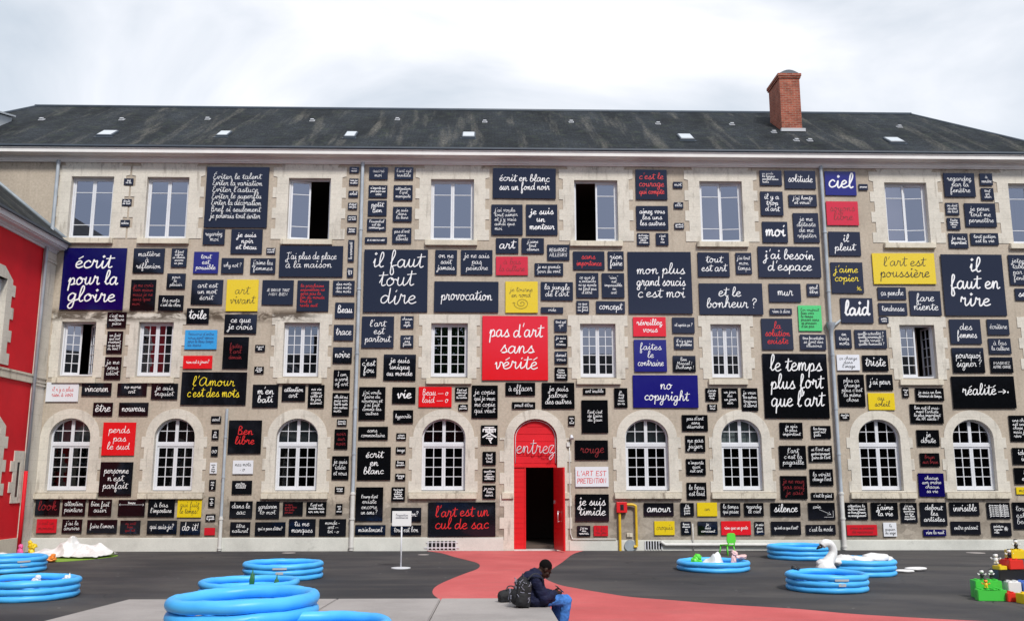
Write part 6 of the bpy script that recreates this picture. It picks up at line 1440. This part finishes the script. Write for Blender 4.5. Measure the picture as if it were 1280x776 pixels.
for v in bm.verts: v.co.z = max(v.co.z, .004)
jk = fuse('jacket', bm, M['jacket'], PE, .010, 3, .014, 11, 3)
bm = bmesh.new(); tube(bm, catmull([sk['nek'] + V((.035, -.01, -.045)), sk['che'] + V((.155, -.012, .0)), sk['mid'] + V((.17, -.01, .0)), V((.165, -.01, .09))], 5), .010, 8); obj('zip_placket', bm, M['rplastic'], PE, True)
bm = bmesh.new(); limb(bm, [V((0, 0, .075)), V((.06, 0, .07))], [.14, .12])
for s in 'RL':
    limb(bm, [sk['h' + s], sk['k' + s]], [.102, .076], 14); limb(bm, [sk['k' + s], sk['k' + s] * .55 + sk['a' + s] * .45, sk['a' + s] + V((0, 0, .02))], [.076, .072, .062], 14)
for v in bm.verts:
    if v.co.x < .22: v.co.z = max(v.co.z, .003)
fuse('jeans', bm, M['jeans'], PE, .010, 3, .009, 13, 9)
for s in 'RL':
    a = sk['a' + s]; bm = bmesh.new(); limb(bm, [a + V((-.02, 0, -.04)), a + V((.08, 0, -.05)), a + V((.18, 0, -.06))], [.048, .046, .038]); limb(bm, [a + V((0, 0, -.03)), a + V((0, 0, .03))], [.048, .046])
    for v in bm.verts: v.co.z = max(v.co.z, gz + .004)
    fuse('shoe', bm, M['shoe'], PE, .010, 3)
PM = Matrix.Translation(PE.location) @ Matrix.Rotation(R(17), 4, 'Z') @ Matrix.Scale(.95, 4)
bm = bmesh.new(); vs = box(bm, -.036, .036, -.0045, .0045, -.072, .072); bmesh.ops.bevel(bm, geom=bm.edges[:], offset=.004, segments=2, affect='EDGES')
o = obj('phone', bm, M['phone']); o.matrix_world = PM @ Matrix.Translation(PH + V((.0, 0, .022))) @ Matrix.Rotation(R(90), 4, 'Z') @ Matrix.Rotation(R(-50), 4, 'X')
tag(o, 'dark mobile phone held in both hands of the seated person', 'phone')
bm = bmesh.new(); box(bm, -.032, .032, -.0062, -.0047, -.066, .066); obj('screen', bm, M['silver'], o)
# backpack on the person's back
BP = bpy.data.objects.new('backpack', None); C.objects.link(BP); BP.matrix_world = PM @ Matrix.Translation((-.195, -.09, .012)) @ Matrix.Rotation(R(-10), 4, 'Z') @ Matrix.Rotation(R(6), 4, 'Y'); BP.empty_display_size = .1
tag(BP, 'black patterned backpack on the back of the seated person', 'backpack')
bm = bmesh.new(); box(bm, -.10, .09, -.155, .155, .012, .32); ell(bm, (-.01, 0, .31), (.095, .15, .085)); ell(bm, (-.10, 0, .13), (.07, .125, .115)); ell(bm, (-.02, -.16, .10), (.07, .03, .09)); ell(bm, (-.02, .16, .10), (.07, .03, .09))
bp = fuse('bag', bm, M['bag'], BP, .010, 6, .008, 11, 5)
rng = random.Random(4); bm = bmesh.new()
for k in range(64):
    a = rng.uniform(-1, 1); yy = a * .15; zz = rng.uniform(.05, .36)
    side = rng.random() < .45
    c = V((rng.uniform(-.09, .07), -.162, zz)) if side else V((-.115 - (.06 if zz < .22 else 0), yy * .8, zz))
    L_ = V((rng.uniform(-.018, .018), 0, rng.uniform(-.02, .02))) if side else V((0, rng.uniform(-.02, .02), rng.uniform(-.02, .02)))
    tube(bm, [c - L_, c + L_ + V((0, 0, .003))], .0055, 5)
obj('print', bm, M['bagprint'], bp)
bm = bmesh.new(); tube(bm, catmull([(-.02, -.03, .385), (-.03, 0, .43), (-.02, .03, .385)], 5), .010, 8); obj('top_handle', bm, M['strap'], BP, True)
for s in (-1, 1):
    bm = bmesh.new(); rows = []
    for p in catmull([(.03, s * .09, .36), (.10, s * .12, .445), (.18, s * .145, .445), (.24, s * .15, .385), (.25, s * .165, .31)], 6):
        rows.append([bm.verts.new((p[0], p[1] + d, p[2] + e)) for d, e in ((-.028, 0), (.028, 0), (.028, .012), (-.028, .012))])
    for a, b in zip(rows, rows[1:]):
        for k in range(4): bm.faces.new((a[k], a[(k + 1) % 4], b[(k + 1) % 4], b[k]))
    obj('strap', bm, M['strap'], BP, True, angle=50)
# dark holdall beside them
bm = bmesh.new(); limb(bm, [(-.13, 0, .10), (0, 0, .115), (.13, 0, .10)], [.085, .10, .085], 16); box(bm, -.18, .18, -.075, .075, .01, .10)
HB = bpy.data.objects.new('holdall', None); C.objects.link(HB); HB.location = (.28, -15.75, pz(-15.75)); HB.rotation_euler = (0, 0, R(20)); HB.scale = (.85, .85, .85); tag(HB, 'small dark holdall lying on the platform behind the seated person', 'bag')
fuse('bag', bm, M['bag'], HB, .010, 5, .008, 9, 2)
bm = bmesh.new(); tube(bm, catmull([(-.08, -.05, .19), (-.04, -.03, .245), (.04, -.03, .245), (.08, -.05, .19)], 5), .010, 8); obj('handle', bm, M['strap'], HB, True)

# ------------------------------------------------------------------ tree behind the viewpoint (seen only as a reflection)
TR = thing('broadleaf_tree', 'leafy tree behind the viewpoint in front of the dark building', 'tree', (-3.0, -38.5, 0))
bm = bmesh.new(); tube(bm, [(0, 0, 0), (.1, 0, 4), (0, .1, 8), (.1, 0, 11)], [.28, .22, .15, .05], 10)
rng = random.Random(9)
for k in range(9):
    a = k * 2.4; z = 6 + k * .6; tube(bm, [(0, 0, z), (math.cos(a) * .9, math.sin(a) * .9, z + .9), (math.cos(a) * 1.6, math.sin(a) * 1.5, z + 1.5)], [.09, .06, .02], 6)
obj('trunk', bm, M['dark_wall'], TR, True)
bm = bmesh.new()
for k in range(2600):
    t = rng.random(); z = 7.2 + t * 7.2; rr = 1.9 * math.sin(math.pi * min(1, .18 + t * .8)) ** .7
    a = rng.uniform(0, 6.28); q = rr * math.sqrt(rng.random()) * (1 + .25 * math.sin(3 * a + z * 2))
    c = V((math.cos(a) * q, math.sin(a) * q, z)); n1 = V((rng.gauss(0, 1), rng.gauss(0, 1), rng.gauss(0, 1))).normalized(); n2 = n1.orthogonal().normalized(); s = rng.uniform(.10, .2)
    bm.faces.new([bm.verts.new(c + (n1 * i + n2 * j) * s) for i, j in ((-1, -.5), (1, -.5), (1, .5), (-1, .5))])
obj('crown', bm, M['leaf'], TR)
